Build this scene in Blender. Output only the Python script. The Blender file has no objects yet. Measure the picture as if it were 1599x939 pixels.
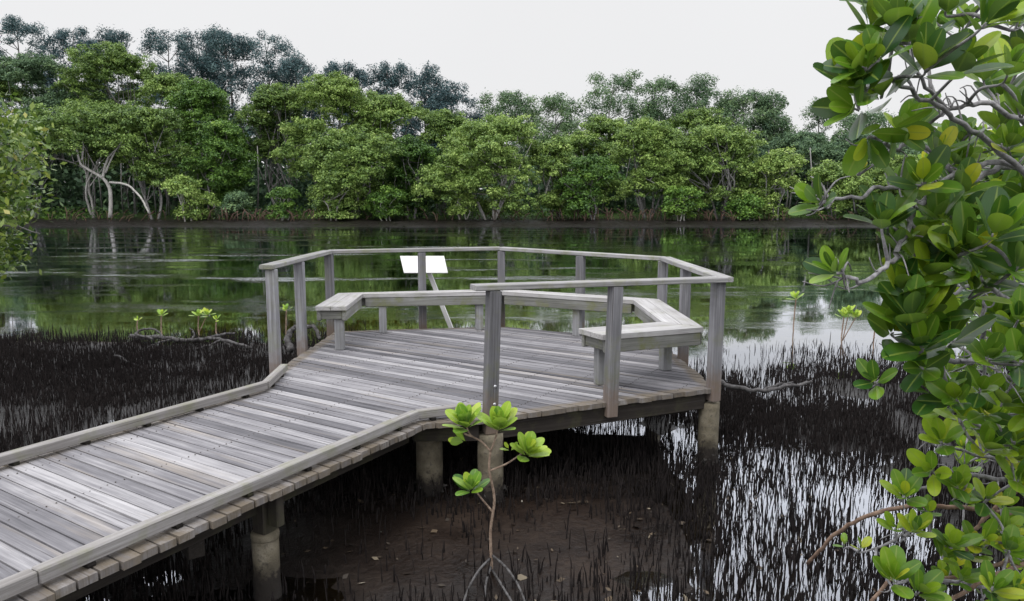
import bpy, math, random
import numpy as np
from mathutils import Vector, Matrix, Quaternion

rng = np.random.default_rng(7)
random.seed(7)
scene = bpy.context.scene
COL = scene.collection
R = math.radians

# ------------------------------------------------------------------ camera
F = 1150.0; PW = 1599.0; PH = 939.0
CZ = 2.37
PITCH = math.atan(157 / F)
cam = bpy.data.cameras.new('camera')
cam.sensor_width = 36; cam.lens = 36 * F / PW
cam.clip_start = 0.05; cam.clip_end = 2000
camo = bpy.data.objects.new('camera', cam)
camo.location = (0, 0, CZ); camo.rotation_euler = (math.pi / 2 - PITCH, 0, 0)
COL.objects.link(camo); scene.camera = camo

def at(px, py, Y):
    """world point seen at photo pixel (px,py) at depth Y"""
    u = (px - PW / 2) / F; v = -(py - PH / 2) / F
    c, s = math.cos(PITCH), math.sin(PITCH)
    d = (u, c + v * s, -s + v * c)
    t = Y / d[1]
    return Vector((d[0] * t, Y, CZ + d[2] * t))

# ------------------------------------------------------------------ noise
def _h(ix, iy, seed):
    n = (ix * 374761393 + iy * 668265263 + seed * 974711) & 0x7fffffff
    n = (n ^ (n >> 13)) * 1274126177 & 0x7fffffff
    return ((n ^ (n >> 16)) & 0xffff) / 65535.0
def vnoise(x, y, seed=0):
    x = np.asarray(x, float); y = np.asarray(y, float)
    ix = np.floor(x).astype(np.int64); iy = np.floor(y).astype(np.int64)
    fx = x - ix; fy = y - iy
    fx = fx * fx * (3 - 2 * fx); fy = fy * fy * (3 - 2 * fy)
    a = _h(ix, iy, seed); b = _h(ix + 1, iy, seed); c = _h(ix, iy + 1, seed); d = _h(ix + 1, iy + 1, seed)
    return (a * (1 - fx) + b * fx) * (1 - fy) + (c * (1 - fx) + d * fx) * fy
def fbm(x, y, seed=0, o=3):
    s = 0; a = .5; t = 0
    for k in range(o):
        s = s + a * vnoise(x * 2 ** k + 17.3 * k, y * 2 ** k + 5.1 * k, seed + k); t += a; a *= .5
    return s / t
def sstep(a, b, x):
    t = np.clip((x - a) / (b - a), 0, 1); return t * t * (3 - 2 * t)

# ------------------------------------------------------------------ tagging
def tag(o, label=None, cat=None, group=None, kind=None):
    if label: o['label'] = label
    if cat: o['category'] = cat
    if group: o['group'] = group
    if kind: o['kind'] = kind
    return o
def empty(name, loc=(0, 0, 0)):
    o = bpy.data.objects.new(name, None); o.location = loc
    o.empty_display_size = .2
    COL.objects.link(o); return o

# ------------------------------------------------------------------ mesh builder
class MB:
    def __init__(s):
        s.v = []; s.f = []; s.t = []; s.g = []; s.m = []
    def add(s, verts, faces, tint=.5, grain=None, mid=None):
        b = len(s.v)
        s.v.extend([tuple(p) for p in verts])
        s.f.extend([tuple(b + i for i in f) for f in faces])
        n = len(verts)
        s.t.extend(tint if hasattr(tint, '__len__') else [tint] * n)
        s.g.extend(grain if grain is not None else [tuple(p) for p in verts])
        s.m.extend(mid if mid is not None else [0.0] * n)
    def beam(s, p0, p1, w, h, up=(0, 0, 1), tint=.5, ch=.006, roll=0, seed=None):
        """chamfered timber from p0 to p1, w across, h along up"""
        p0 = Vector(p0); p1 = Vector(p1); d = (p1 - p0); L = d.length; d.normalize()
        up = Vector(up); side = d.cross(up)
        if side.length < 1e-4: side = Vector((1, 0, 0))
        side.normalize(); up = side.cross(d).normalized()
        if roll:
            q = Quaternion(d, roll); side = q @ side; up = q @ up
        c = min(ch, w * .3, h * .3)
        prof = [(-w/2+c, -h/2), (w/2-c, -h/2), (w/2, -h/2+c), (w/2, h/2-c), (w/2-c, h/2), (-w/2+c, h/2), (-w/2, h/2-c), (-w/2, -h/2+c)]
        off = random.random() * 50 if seed is None else seed
        V = []; G = []
        n = max(1, int(L / .5))
        ts = [0, c / L] + [k / n for k in range(1, n)] + [1 - c / L, 1]
        for k, t in enumerate(ts):
            sc = (1 - 2 * c / max(w, h)) if k in (0, len(ts) - 1) else 1
            for (a, b) in prof:
                V.append(p0 + d * (L * t) + side * (a * sc) + up * (b * sc))
                G.append((t * L + off, a + off * 3.1, b + off * 1.7))
        Fc = []
        for k in range(len(ts) - 1):
            for i in range(8):
                j = (i + 1) % 8
                Fc.append((k*8+i, k*8+j, k*8+8+j, k*8+8+i))
        Fc.append(tuple(range(7, -1, -1))); m = (len(ts) - 1) * 8
        Fc.append(tuple(m + i for i in range(8)))
        s.add(V, Fc, tint, G)
    def prism(s, p0, p1, poly, tint=.5):  # poly = list of (x,y,z) bottom, extruded by vector
        pass
    def tube(s, pts, rad, n=7, tint=.5, cap=True):
        pts = [Vector(p) for p in pts]
        if not hasattr(rad, '__len__'): rad = [rad] * len(pts)
        V = []; G = []; L = 0
        ref = Vector((.3, .2, 1)) if abs((pts[-1] - pts[0]).normalized().z) < .9 else Vector((1, .2, 0))
        off = random.random() * 30
        for k, p in enumerate(pts):
            a = pts[max(0, k - 1)]; b = pts[min(len(pts) - 1, k + 1)]
            d = (b - a).normalized()
            x = d.cross(ref)
            if x.length < 1e-4: x = d.cross(Vector((0, 1, 0)))
            x.normalize(); y = d.cross(x).normalized()
            if k: L += (p - pts[k - 1]).length
            for i in range(n):
                an = 2 * math.pi * i / n
                V.append(p + (x * math.cos(an) + y * math.sin(an)) * rad[k])
                G.append((L + off, math.cos(an) * rad[k] + off, math.sin(an) * rad[k]))
        Fc = []
        for k in range(len(pts) - 1):
            for i in range(n):
                j = (i + 1) % n
                Fc.append((k*n+i, k*n+j, k*n+n+j, k*n+n+i))
        if cap:
            Fc.append(tuple(range(n - 1, -1, -1))); m = (len(pts) - 1) * n
            Fc.append(tuple(m + i for i in range(n)))
        s.add(V, Fc, tint, G)
    def build(s, name, mat, parent=None, smooth=False):
        return mesh_obj(name, s.v, s.f, mat, parent, s.t, s.g, s.m, smooth)

def mesh_obj(name, v, f, mat, parent=None, tint=None, grain=None, mid=None, smooth=False):
    me = bpy.data.meshes.new(name)
    me.from_pydata([tuple(p) for p in v], [], f)
    if tint is not None:
        a = me.attributes.new('tint', 'FLOAT', 'POINT'); a.data.foreach_set('value', np.array(tint, 'f'))
    if grain is not None:
        a = me.attributes.new('grain', 'FLOAT_VECTOR', 'POINT'); a.data.foreach_set('vector', np.array(grain, 'f').ravel())
    if mid is not None:
        a = me.attributes.new('mid', 'FLOAT', 'POINT'); a.data.foreach_set('value', np.array(mid, 'f'))
    me.materials.append(mat)
    if smooth: me.polygons.foreach_set('use_smooth', [True] * len(me.polygons))
    me.update()
    o = bpy.data.objects.new(name, me); COL.objects.link(o)
    if parent is not None:
        o.parent = parent
        o.matrix_parent_inverse = Matrix.Translation(-Vector(parent.location))
    return o

def np_obj(name, V, Fq, mat, parent=None, tint=None, smooth=False, mid=None):
    """V (n,3), Fq (m,k) numpy arrays"""
    me = bpy.data.meshes.new(name)
    k = Fq.shape[1]
    me.vertices.add(len(V)); me.vertices.foreach_set('co', V.astype('f').ravel())
    me.loops.add(Fq.size); me.loops.foreach_set('vertex_index', Fq.astype('i').ravel())
    me.polygons.add(len(Fq)); me.polygons.foreach_set('loop_start', np.arange(0, Fq.size, k, dtype='i'))
    if tint is not None:
        a = me.attributes.new('tint', 'FLOAT', 'POINT'); a.data.foreach_set('value', tint.astype('f'))
    if mid is not None:
        a = me.attributes.new('mid', 'FLOAT', 'POINT'); a.data.foreach_set('value', mid.astype('f'))
    me.materials.append(mat)
    me.update(calc_edges=True)
    if smooth: me.polygons.foreach_set('use_smooth', [True] * len(me.polygons))
    o = bpy.data.objects.new(name, me); COL.objects.link(o)
    if parent is not None:
        o.parent = parent
        o.matrix_parent_inverse = Matrix.Translation(-Vector(parent.location))
    return o

# ------------------------------------------------------------------ materials
class NT:
    def __init__(s, name):
        s.m = bpy.data.materials.new(name); s.m.use_nodes = True
        s.t = s.m.node_tree; s.t.nodes.clear()
        s.out = s.t.nodes.new('ShaderNodeOutputMaterial')
    def n(s, typ, **kw):
        nd = s.t.nodes.new('ShaderNode' + typ)
        for k, v in kw.items():
            if k.startswith('i_'):
                nd.inputs[k[2:].replace('_', ' ')].default_value = v
            else: setattr(nd, k, v)
        return nd
    def l(s, a, b): s.t.links.new(a, b)
    def noise(s, vec, scale, detail=4, rough=.55, mapping=None):
        if mapping:
            mp = s.n('Mapping'); mp.inputs['Scale'].default_value = mapping
            s.l(vec, mp.inputs['Vector']); vec = mp.outputs['Vector']
        nz = s.n('TexNoise'); nz.inputs['Scale'].default_value = scale
        nz.inputs['Detail'].default_value = detail; nz.inputs['Roughness'].default_value = rough
        s.l(vec, nz.inputs['Vector']); return nz.outputs['Fac']
    def ramp(s, fac, stops):
        r = s.n('ValToRGB'); el = r.color_ramp.elements
        while len(el) < len(stops): el.new(.5)
        for e, (p, c) in zip(el, stops):
            e.position = p; e.color = (c[0], c[1], c[2], 1) if hasattr(c, '__len__') else (c, c, c, 1)
        s.l(fac, r.inputs['Fac']); return r.outputs['Color']
    def mix(s, fac, a, b, blend='MIX'):
        m = s.n('Mix', data_type='RGBA', blend_type=blend)
        for val, sock in ((fac, m.inputs[0]), (a, m.inputs[6]), (b, m.inputs[7])):
            if isinstance(val, bpy.types.NodeSocket): s.l(val, sock)
            elif hasattr(val, '__len__'): sock.default_value = (*val, 1)
            else: sock.default_value = val
        return m.outputs[2]
    def math(s, op, a, b=0.0, clamp=False):
        m = s.n('Math', operation=op, use_clamp=clamp)
        for val, sock in ((a, m.inputs[0]), (b, m.inputs[1])):
            if isinstance(val, bpy.types.NodeSocket): s.l(val, sock)
            else: sock.default_value = val
        return m.outputs[0]
    def attr(s, name, out='Fac'):
        a = s.n('Attribute', attribute_name=name); return a.outputs[out]
    def obj(s):
        g = s.n('NewGeometry'); return g.outputs['Position']
    def bump(s, height, strength=.3, dist=.01):
        b = s.n('Bump'); b.inputs['Strength'].default_value = strength; b.inputs['Distance'].default_value = dist
        s.l(height, b.inputs['Height']); return b.outputs['Normal']
    def principled(s, color, rough=.8, spec=.3, normal=None):
        p = s.n('BsdfPrincipled')
        if isinstance(color, bpy.types.NodeSocket): s.l(color, p.inputs['Base Color'])
        else: p.inputs['Base Color'].default_value = (*color, 1)
        if isinstance(rough, bpy.types.NodeSocket): s.l(rough, p.inputs['Roughness'])
        else: p.inputs['Roughness'].default_value = rough
        p.inputs['Specular IOR Level'].default_value = spec
        if normal is not None: s.l(normal, p.inputs['Normal'])
        return p
    def done(s, sh):
        s.l(sh, s.out.inputs['Surface']); return s.m

def wood_mat(name, dark, mid, light, green=.0, stain=None, rough=.85, ends=False):
    t = NT(name)
    g = t.attr('grain', 'Vector'); ti = t.attr('tint')
    st = t.noise(g, 1.0, 6, .65, (1.6, 55, 55))
    st2 = t.noise(g, 1.0, 4, .6, (.7, 14, 14))
    bl = t.noise(t.obj(), 3.0, 4, .6)
    f = t.math('ADD', t.math('MULTIPLY', st, .75), t.math('MULTIPLY', st2, .45))
    f = t.math('ADD', f, t.math('MULTIPLY', bl, .25))
    f = t.math('ADD', t.math('SUBTRACT', f, .725), ti)
    c = t.ramp(f, [(0.12, dark), (.5, mid), (.88, light)])
    # narrow dark checks along the grain
    ck = t.noise(g, 1.0, 3, .5, (.9, 90, 90))
    c = t.mix(t.ramp(ck, [(.30, .75), (.36, 0)]), c, (.05, .045, .045))
    if ends:
        wn = t.noise(g, 1.0, 3, .6, (.5, 7, 7))
        c = t.mix(t.ramp(wn, [(.57, 0), (.72, .3)]), c, (.40, .33, .24))
        en = t.noise(t.obj(), 9.0, 4, .7)
        c = t.mix(t.math('MULTIPLY', t.attr('mid'), t.ramp(en, [(.3, .25), (.6, .9)])), c, (.13, .105, .075))
    if green:
        gn = t.noise(t.obj(), 5.0, 5, .65)
        c = t.mix(t.ramp(gn, [(.5, 0), (.68, green)]), c, (.14, .15, .05))
    if stain:   # rusty tannin at foot of posts: z range
        sp = t.n('SeparateXYZ'); t.l(t.obj(), sp.inputs[0])
        z = t.math('ADD', sp.outputs['Z'], t.math('MULTIPLY', t.noise(t.obj(), 14, 4, .7), -.42))
        m = t.ramp(t.math('SUBTRACT', z, stain[0]), [(0, .65), (stain[1], 0)])
        c = t.mix(m, c, (.15, .10, .065))
    nb = t.bump(t.math('ADD', st, t.math('MULTIPLY', ck, .6)), .6, .005)
    return t.done(t.principled(c, rough, .25, nb).outputs[0])

def leaf_mat(name, stops, rough=.45, spec=.4, trans=.3, rib=None, var=.3):
    t = NT(name)
    ti = t.attr('tint')
    nz = t.noise(t.obj(), 30 if rib else .6, 2, .5)
    f = t.math('ADD', ti, t.math('MULTIPLY', t.math('SUBTRACT', nz, .5), var))
    c = t.ramp(f, stops)
    if rib:
        c = t.mix(t.math('MULTIPLY', t.attr('mid'), .6), c, rib)
        c = t.mix(t.ramp(t.noise(t.obj(), 170, 3, .6), [(.66, 0), (.74, .55)]), c, (.09, .07, .03))
    geo = t.n('NewGeometry')
    if rib:
        c2 = t.mix(geo.outputs['Backfacing'], c, t.mix(.45, c, (.16, .24, .12)))
    else: c2 = c
    p = t.principled(c2, rough, spec)
    tr = t.n('BsdfTranslucent'); t.l(t.mix(.6, c, (.22, .36, .03), 'MIX') if rib else c, tr.inputs['Color'])
    mx = t.n('MixShader'); mx.inputs[0].default_value = trans
    t.l(p.outputs[0], mx.inputs[1]); t.l(tr.outputs[0], mx.inputs[2])
    return t.done(mx.outputs[0])

def bark_mat(name, a, b, scale=6, stretch=(1, 1, .3), spec=.15):
    t = NT(name)
    nz = t.noise(t.obj(), scale, 5, .65, stretch)
    c = t.ramp(nz, [(.3, a), (.7, b)])
    return t.done(t.principled(c, .9, spec, t.bump(nz, .5, .01)).outputs[0])

M = {}
M['deck'] = wood_mat('deck_timber', (.042, .041, .047), (.158, .153, .163), (.385, .374, .38), ends=True)
M['kerb'] = wood_mat('kerb_timber', (.075, .068, .062), (.215, .202, .193), (.39, .38, .378), .4)
M['post'] = wood_mat('post_timber', (.050, .049, .050), (.150, .148, .157), (.335, .335, .355), .30, (.50, .22))
M['leg'] = wood_mat('bench_leg_timber', (.09, .09, .085), (.22, .22, .225), (.38, .38, .40), .55)
M['rail'] = wood_mat('handrail_timber', (.07, .068, .064), (.22, .215, .213), (.43, .42, .42), .5)
M['apron'] = wood_mat('bench_side_timber', (.045, .045, .04), (.16, .16, .145), (.34, .34, .33), .75)
M['seat'] = wood_mat('bench_seat_timber', (.13, .126, .12), (.31, .30, .295), (.50, .49, .49), .3)
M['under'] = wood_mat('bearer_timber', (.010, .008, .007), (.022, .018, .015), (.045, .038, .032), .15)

# concrete piles, dirty and mossy near the mud
t = NT('pile_concrete')
nz = t.noise(t.obj(), 7, 6, .7); nz2 = t.noise(t.obj(), 28, 4, .7)
c = t.ramp(nz, [(.28, (.045, .038, .026)), (.5, (.145, .125, .088)), (.75, (.31, .275, .21))])
c = t.mix(t.ramp(nz2, [(.5, 0), (.66, .8)]), c, (.07, .06, .045))
sp = t.n('SeparateXYZ'); t.l(t.obj(), sp.inputs[0])
z = t.math('ADD', sp.outputs['Z'], t.math('MULTIPLY', nz2, -.3))
c = t.mix(t.ramp(z, [(-.0, 1), (.10, 0)]), c, (.022, .018, .015))
M['pile'] = t.done(t.principled(c, .85, .25, t.bump(nz2, .7, .015)).outputs[0])

# oyster crust
t = NT('oyster_shell')
c = t.ramp(t.noise(t.obj(), 25, 4, .6), [(.45, (.02, .018, .016)), (.72, (.07, .065, .06)), (.85, (.25, .24, .23))])
M['oyster'] = t.done(t.principled(c, .7, .3).outputs[0])

t = NT('bolt_metal'); p = t.principled((.62, .62, .64), .35, .5); p.inputs['Metallic'].default_value = .7
M['bolt'] = t.done(p.outputs[0])
t = NT('nail_rust'); M['nail'] = t.done(t.principled((.05, .04, .035), .7, .3).outputs[0])
t = NT('sign_white_paint')
c = t.mix(t.ramp(t.noise(t.obj(), 6, 4, .6), [(.4, 0), (.8, .25)]), (.60, .59, .58), (.42, .42, .40))
M['sign'] = t.done(t.principled(c, .45, .4).outputs[0])

M['bark_grey'] = bark_mat('grey_bark', (.10, .095, .09), (.30, .29, .28))
M['bark_pale'] = bark_mat('pale_bark', (.22, .21, .19), (.46, .44, .41))
M['bark_dark'] = bark_mat('dark_bark', (.04, .037, .035), (.13, .12, .11))
M['bark_shrub'] = bark_mat('mangrove_bark', (.09, .085, .085), (.36, .35, .36), 38, (1, 1, 1))
M['bark_root'] = bark_mat('root_bark', (.09, .055, .04), (.27, .19, .14), 30, (1, 1, 1))
M['stem'] = bark_mat('seedling_stem', (.12, .08, .06), (.33, .25, .19), 40, (1, 1, 1))
M['drift'] = bark_mat('driftwood', (.018, .016, .015), (.13, .125, .125), 20, (1, 1, 1))
M['spike'] = bark_mat('root_spike', (.005, .0045, .0045), (.028, .023, .022), 20, (1, 1, 1), .06)
M['rootbank'] = bark_mat('bank_root', (.03, .02, .016), (.115, .075, .055), 3, (1, 1, 1))

olive = [(.0, (.034, .070, .026)), (.4, (.120, .200, .044)), (.75, (.26, .37, .085)), (1.0, (.40, .50, .16))]
M['leaf_olive'] = leaf_mat('olive_foliage', olive, .5, .3, .22)
M['leaf_deep'] = leaf_mat('deep_green_foliage', [(.0, (.020, .054, .016)), (.45, (.075, .155, .026)), (.8, (.16, .28, .042)), (1, (.25, .36, .07))], .5, .3, .22)
M['leaf_haze'] = leaf_mat('hazy_blue_foliage', [(.0, (.024, .050, .058)), (.5, (.064, .112, .118)), (1, (.12, .19, .175))], .6, .2, .15)  # distance haze put into the leaf colour as a blue tint
M['leaf_dull'] = leaf_mat('dull_green_foliage', [(.0, (.034, .068, .046)), (.5, (.105, .175, .085)), (1, (.21, .30, .12))], .6, .2, .18)
M['leaf_near'] = leaf_mat('glossy_mangrove_leaf',
    [(.0, (.006, .028, .014)), (.32, (.022, .078, .012)), (.58, (.105, .215, .014)), (.80, (.27, .38, .022)), (1, (.46, .44, .03))],
    .30, .33, .28, (.24, .31, .06), .22)
M['leaf_seed'] = leaf_mat('young_mangrove_leaf',
    [(.0, (.03, .10, .02)), (.4, (.13, .27, .03)), (.75, (.30, .44, .04)), (1, (.46, .52, .06))],
    .35, .45, .3, (.38, .48, .10), .2)
M['leaf_left'] = leaf_mat('mixed_leaf', [(.0, (.02, .05, .012)), (.45, (.10, .17, .025)), (.8, (.25, .32, .06)), (1, (.38, .32, .09))], .35, .45, .25)

# mud: wet dark, brown in front of the deck, olive along channel: murky shallows plus painted treetop reflection
t = NT('tidal_mud')
pos = t.obj()
n1 = t.noise(pos, 1.3, 5, .6); n2 = t.noise(pos, 22, 4, .65)
c = t.ramp(t.math('ADD', t.math('MULTIPLY', n1, .7), t.math('MULTIPLY', n2, .3)), [(.3, (.005, .0036, .003)), (.5, (.016, .0105, .0078)), (.72, (.038, .025, .017))])
c = t.mix(t.attr('olive_reflect'), c, t.ramp(t.noise(pos, 1.1, 5, .65), [(.3, (.10, .095, .028)), (.7, (.25, .235, .06))]))
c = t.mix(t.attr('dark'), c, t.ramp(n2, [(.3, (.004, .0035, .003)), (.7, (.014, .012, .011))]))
c = t.mix(t.attr('grass'), c, t.ramp(t.noise(pos, .6, 5, .7), [(.3, (.02, .035, .012)), (.7, (.06, .10, .025))]))
rg = t.ramp(n1, [(.35, .25), (.65, .6)])
M['mud'] = t.done(t.principled(c, rg, .2, t.bump(n2, .6, .02)).outputs[0])

# water: reflective surface over the mud, wind ripples in streaky patches
t = NT('creek_water')
pos = t.obj()
rp = t.noise(pos, 1.0, 3, .6, (5.0, 12.0, 1))
rp2 = t.noise(pos, 1.0, 3, .6, (.9, 2.4, 1))
pm = t.noise(pos, 1.0, 6, .72, (.09, .42, 1))
patch = t.ramp(pm, [(.50, 0), (.62, 1)])
sp = t.n('SeparateXYZ'); t.l(pos, sp.inputs[0])
far = t.math('MULTIPLY', t.ramp(t.math('MULTIPLY', sp.outputs['Y'], .01), [(.13, 0), (.22, 1)]), t.ramp(t.math('ADD', t.math('MULTIPLY', sp.outputs['X'], .02), .5), [(.40, 1), (.68, .25)]))   # sheltered water close in stays still
st = t.math('MULTIPLY', t.math('ADD', t.math('MULTIPLY', patch, .15), .006), t.math('ADD', t.math('MULTIPLY', far, .9), .1))
b = t.n('Bump'); b.inputs['Distance'].default_value = .25
t.l(st, b.inputs['Strength'])
t.l(t.math('ADD', rp, t.math('MULTIPLY', rp2, .8)), b.inputs['Height'])
gl = t.n('BsdfGlossy'); gl.inputs['Color'].default_value = (.90, .93, 1, 1); gl.inputs['Roughness'].default_value = .02
t.l(b.outputs['Normal'], gl.inputs['Normal'])
fr = t.n('Fresnel'); fr.inputs['IOR'].default_value = 1.72
t.l(b.outputs['Normal'], fr.inputs['Normal'])
tr = t.n('BsdfTransparent'); tr.inputs['Color'].default_value = (.80, .74, .52, 1)
mx = t.n('MixShader'); t.l(t.math('MULTIPLY', fr.outputs[0], 1.8, True), mx.inputs[0])
t.l(tr.outputs[0], mx.inputs[1]); t.l(gl.outputs[0], mx.inputs[2])
M['water'] = t.done(mx.outputs[0])

# ------------------------------------------------------------------ world and sun
SUN_EL, SUN_AZ = R(58), R(215)     # azimuth clockwise from +Y; behind left of the camera
w = bpy.data.worlds.new('World'); scene.world = w; w.use_nodes = True
nt = w.node_tree; nt.nodes.clear()
N = nt.nodes.new; L = nt.links.new
out = N('ShaderNodeOutputWorld'); bg = N('ShaderNodeBackground'); bg.inputs['Strength'].default_value = .1
sky = N('ShaderNodeTexSky'); sky.sky_type = 'NISHITA'; sky.sun_disc = False
sky.sun_elevation = SUN_EL; sky.sun_rotation = SUN_AZ; sky.dust_density = 3
tc = N('ShaderNodeTexCoord'); sep = N('ShaderNodeSeparateXYZ'); L(tc.outputs['Generated'], sep.inputs[0])
rp = N('ShaderNodeValToRGB'); L(sep.outputs['Z'], rp.inputs['Fac'])
el = rp.color_ramp.elements
stops = [(0.0, .86), (.265, .88), (.35, 2.1), (1.0, 2.1)]
while len(el) < len(stops): el.new(.5)
for e, (p, v) in zip(el, stops): e.position = p; e.color = (v / 4 * (1 if v < 1 else .985), v / 4, v / 4 * (1.01 if v < 1 else 1.05), 1)
cn = N('ShaderNodeTexNoise'); cn.inputs['Scale'].default_value = 2.2; cn.inputs['Detail'].default_value = 4
L(tc.outputs['Generated'], cn.inputs['Vector'])
mr = N('ShaderNodeMapRange'); mr.inputs['To Min'].default_value = 38.6; mr.inputs['To Max'].default_value = 41.4
L(cn.outputs['Fac'], mr.inputs['Value'])
vm = N('ShaderNodeVectorMath'); vm.operation = 'SCALE'; L(rp.outputs['Color'], vm.inputs[0]); L(mr.outputs[0], vm.inputs['Scale'])
mixw = N('ShaderNodeMix'); mixw.data_type = 'RGBA'; mixw.inputs[0].default_value = .97
L(sky.outputs[0], mixw.inputs[6]); L(vm.outputs[0], mixw.inputs[7])
L(mixw.outputs[2], bg.inputs['Color']); L(bg.outputs[0], out.inputs['Surface'])
sl = bpy.data.lights.new('sun', 'SUN'); sl.energy = 1.5; sl.angle = R(24); sl.color = (1, .975, .94)
so = bpy.data.objects.new('sun', sl); COL.objects.link(so)
sd = Vector((math.sin(SUN_AZ) * math.cos(SUN_EL), math.cos(SUN_AZ) * math.cos(SUN_EL), math.sin(SUN_EL)))
so.rotation_euler = sd.to_track_quat('Z', 'Y').to_euler(); so.location = (-20, -20, 40)
scene.view_settings.view_transform = 'Standard'
try: scene.view_settings.look = 'None'
except Exception: pass
scene.view_settings.exposure = 0; scene.view_settings.gamma = 1
scene.cycles.max_bounces = 8; scene.cycles.transparent_max_bounces = 12
scene.cycles.use_denoising = True

# ------------------------------------------------------------------ ground and water
def ground_h(x, y):
    n = fbm(x * .55, y * .55, 3, 4) - .5
    m = fbm(x * 2.6, y * 2.6, 11, 3) - .5
    h = -.006 + .11 * n + .05 * m
    h = h + .028 * np.exp(-(((x - .25) / 1.05) ** 2 + ((y - 4.75) / .95) ** 2)) + .05 * np.exp(-(((x + .3) / 1.3) ** 2 + ((y - 5.6) / .7) ** 2))
    h = h + .022 * sstep(-2.0, -3.4, x)            # left flat stands a little higher
    h = h - .05 * np.exp(-(((x - 2.3) / 1.0) ** 2 + ((y - 5.6) / 2.4) ** 2))
    h = h + np.where(x > 1.4, .012, 0) - .07 * sstep(1.0, 1.6, x) * sstep(9.6, 10.6, y)
    edge = np.where(x < 0, 12.2, 11.2) + .8 * (vnoise(x * .35, x * 0, 5) - .5)
    ch = sstep(edge - .4, edge + .6, y)                             # shallow shelf, then the channel
    shelf = -.06 + .03 * n
    h = h * (1 - ch) + shelf * ch
    sh_end = np.where(x < 1.2, 16.0, 12.0) + 2 * (vnoise(x * .2, x * 0 + 3, 8) - .5)
    h = h - .28 * sstep(sh_end, sh_end + 5, y) * (1 - sstep(58, 66, y))
    bank = sstep(63.5, 74, y)
    h = h + bank * (.46 + .35 * n) + sstep(74, 90, y) * .6 + sstep(95, 160, y) * 3
    h = h + sstep(-1.5, -5, y) * .8
    h = h + sstep(18, 40, x) * (1 - ch) * .8 + sstep(-16, -40, x) * (1 - ch) * .8
    return h
def axis(lo, hi, step, far0, far1):
    a = np.arange(lo, hi, step); g = [];
    s = step; v = hi
    while v < far1: g.append(v); s *= 1.14; v += s
    b = []; s = step; v = lo - step
    while v > far0: b.append(v); s *= 1.14; v -= s
    return np.concatenate([np.array(b[::-1] + [], float), a, np.array(g + [far1], float)])
gx = axis(-14, 8, .11, -500, 500); gy = axis(1.5, 17, .11, -80, 700)
# keep the far bank well resolved
gy = np.unique(np.concatenate([gy, np.arange(56, 110, .7)]))
X, Y = np.meshgrid(gx, gy)
Z = ground_h(X, Y)
V = np.stack([X.ravel(), Y.ravel(), Z.ravel()], 1)
nx, ny = len(gx), len(gy)
i = np.arange(nx * ny).reshape(ny, nx)
Q = np.stack([i[:-1, :-1].ravel(), i[:-1, 1:].ravel(), i[1:, 1:].ravel(), i[1:, :-1].ravel()], 1)
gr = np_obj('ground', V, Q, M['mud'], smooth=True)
tag(gr, kind='structure')
xs, ys = V[:, 0], V[:, 1]
def setattr_f(o, name, val):
    a = o.data.attributes.new(name, 'FLOAT', 'POINT'); a.data.foreach_set('value', np.clip(val, 0, 1).astype('f'))
edge = np.where(xs < 0, 12.0, 11.4)
setattr_f(gr, 'olive_reflect', sstep(0, .8, ys - edge) * (1 - sstep(58, 62, ys)))
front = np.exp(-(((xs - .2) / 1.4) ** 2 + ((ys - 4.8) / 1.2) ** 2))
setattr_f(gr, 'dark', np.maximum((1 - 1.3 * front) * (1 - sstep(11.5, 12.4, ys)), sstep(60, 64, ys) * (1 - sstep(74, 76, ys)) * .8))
setattr_f(gr, 'grass', sstep(74.5, 79, ys + 3 * (vnoise(xs * .2, ys * .2, 4) - .5)))

wv = [(-400, -30, 0), (400, -30, 0), (400, 72, 0), (-400, 72, 0)]
wt = mesh_obj('water', wv, [(0, 1, 2, 3)], M['water']); tag(wt, kind='structure')

# ------------------------------------------------------------------ platform and boardwalk
D = .72
bd = Vector((.482, .876, 0)); bn = Vector((.876, -.482, 0))      # along boardwalk, to its right
Lk0 = Vector((-2.14, 6.24, 0)); Rk0 = Vector((-.72, 5.35, 0))
back = -8.2
plat = empty('boardwalk_platform', (-.3, 7.4, 0))
tag(plat, 'weathered grey timber boardwalk widening into a viewing platform on concrete piles', 'boardwalk')
Lo = Lk0 - bn * .10; Ro = Rk0 + bn * .10
def v2(x, y): return Vector((x, y, 0))
DECK = [Lo + bd * back, Ro + bd * back, Ro, v2(-.20, 5.43), v2(1.80, 6.36), v2(1.74, 8.55), v2(-.14, 9.56), v2(-2.24, 9.2), v2(-2.30, 6.95), Lo]
POLY = [(p.x, p.y) for p in DECK]
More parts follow.
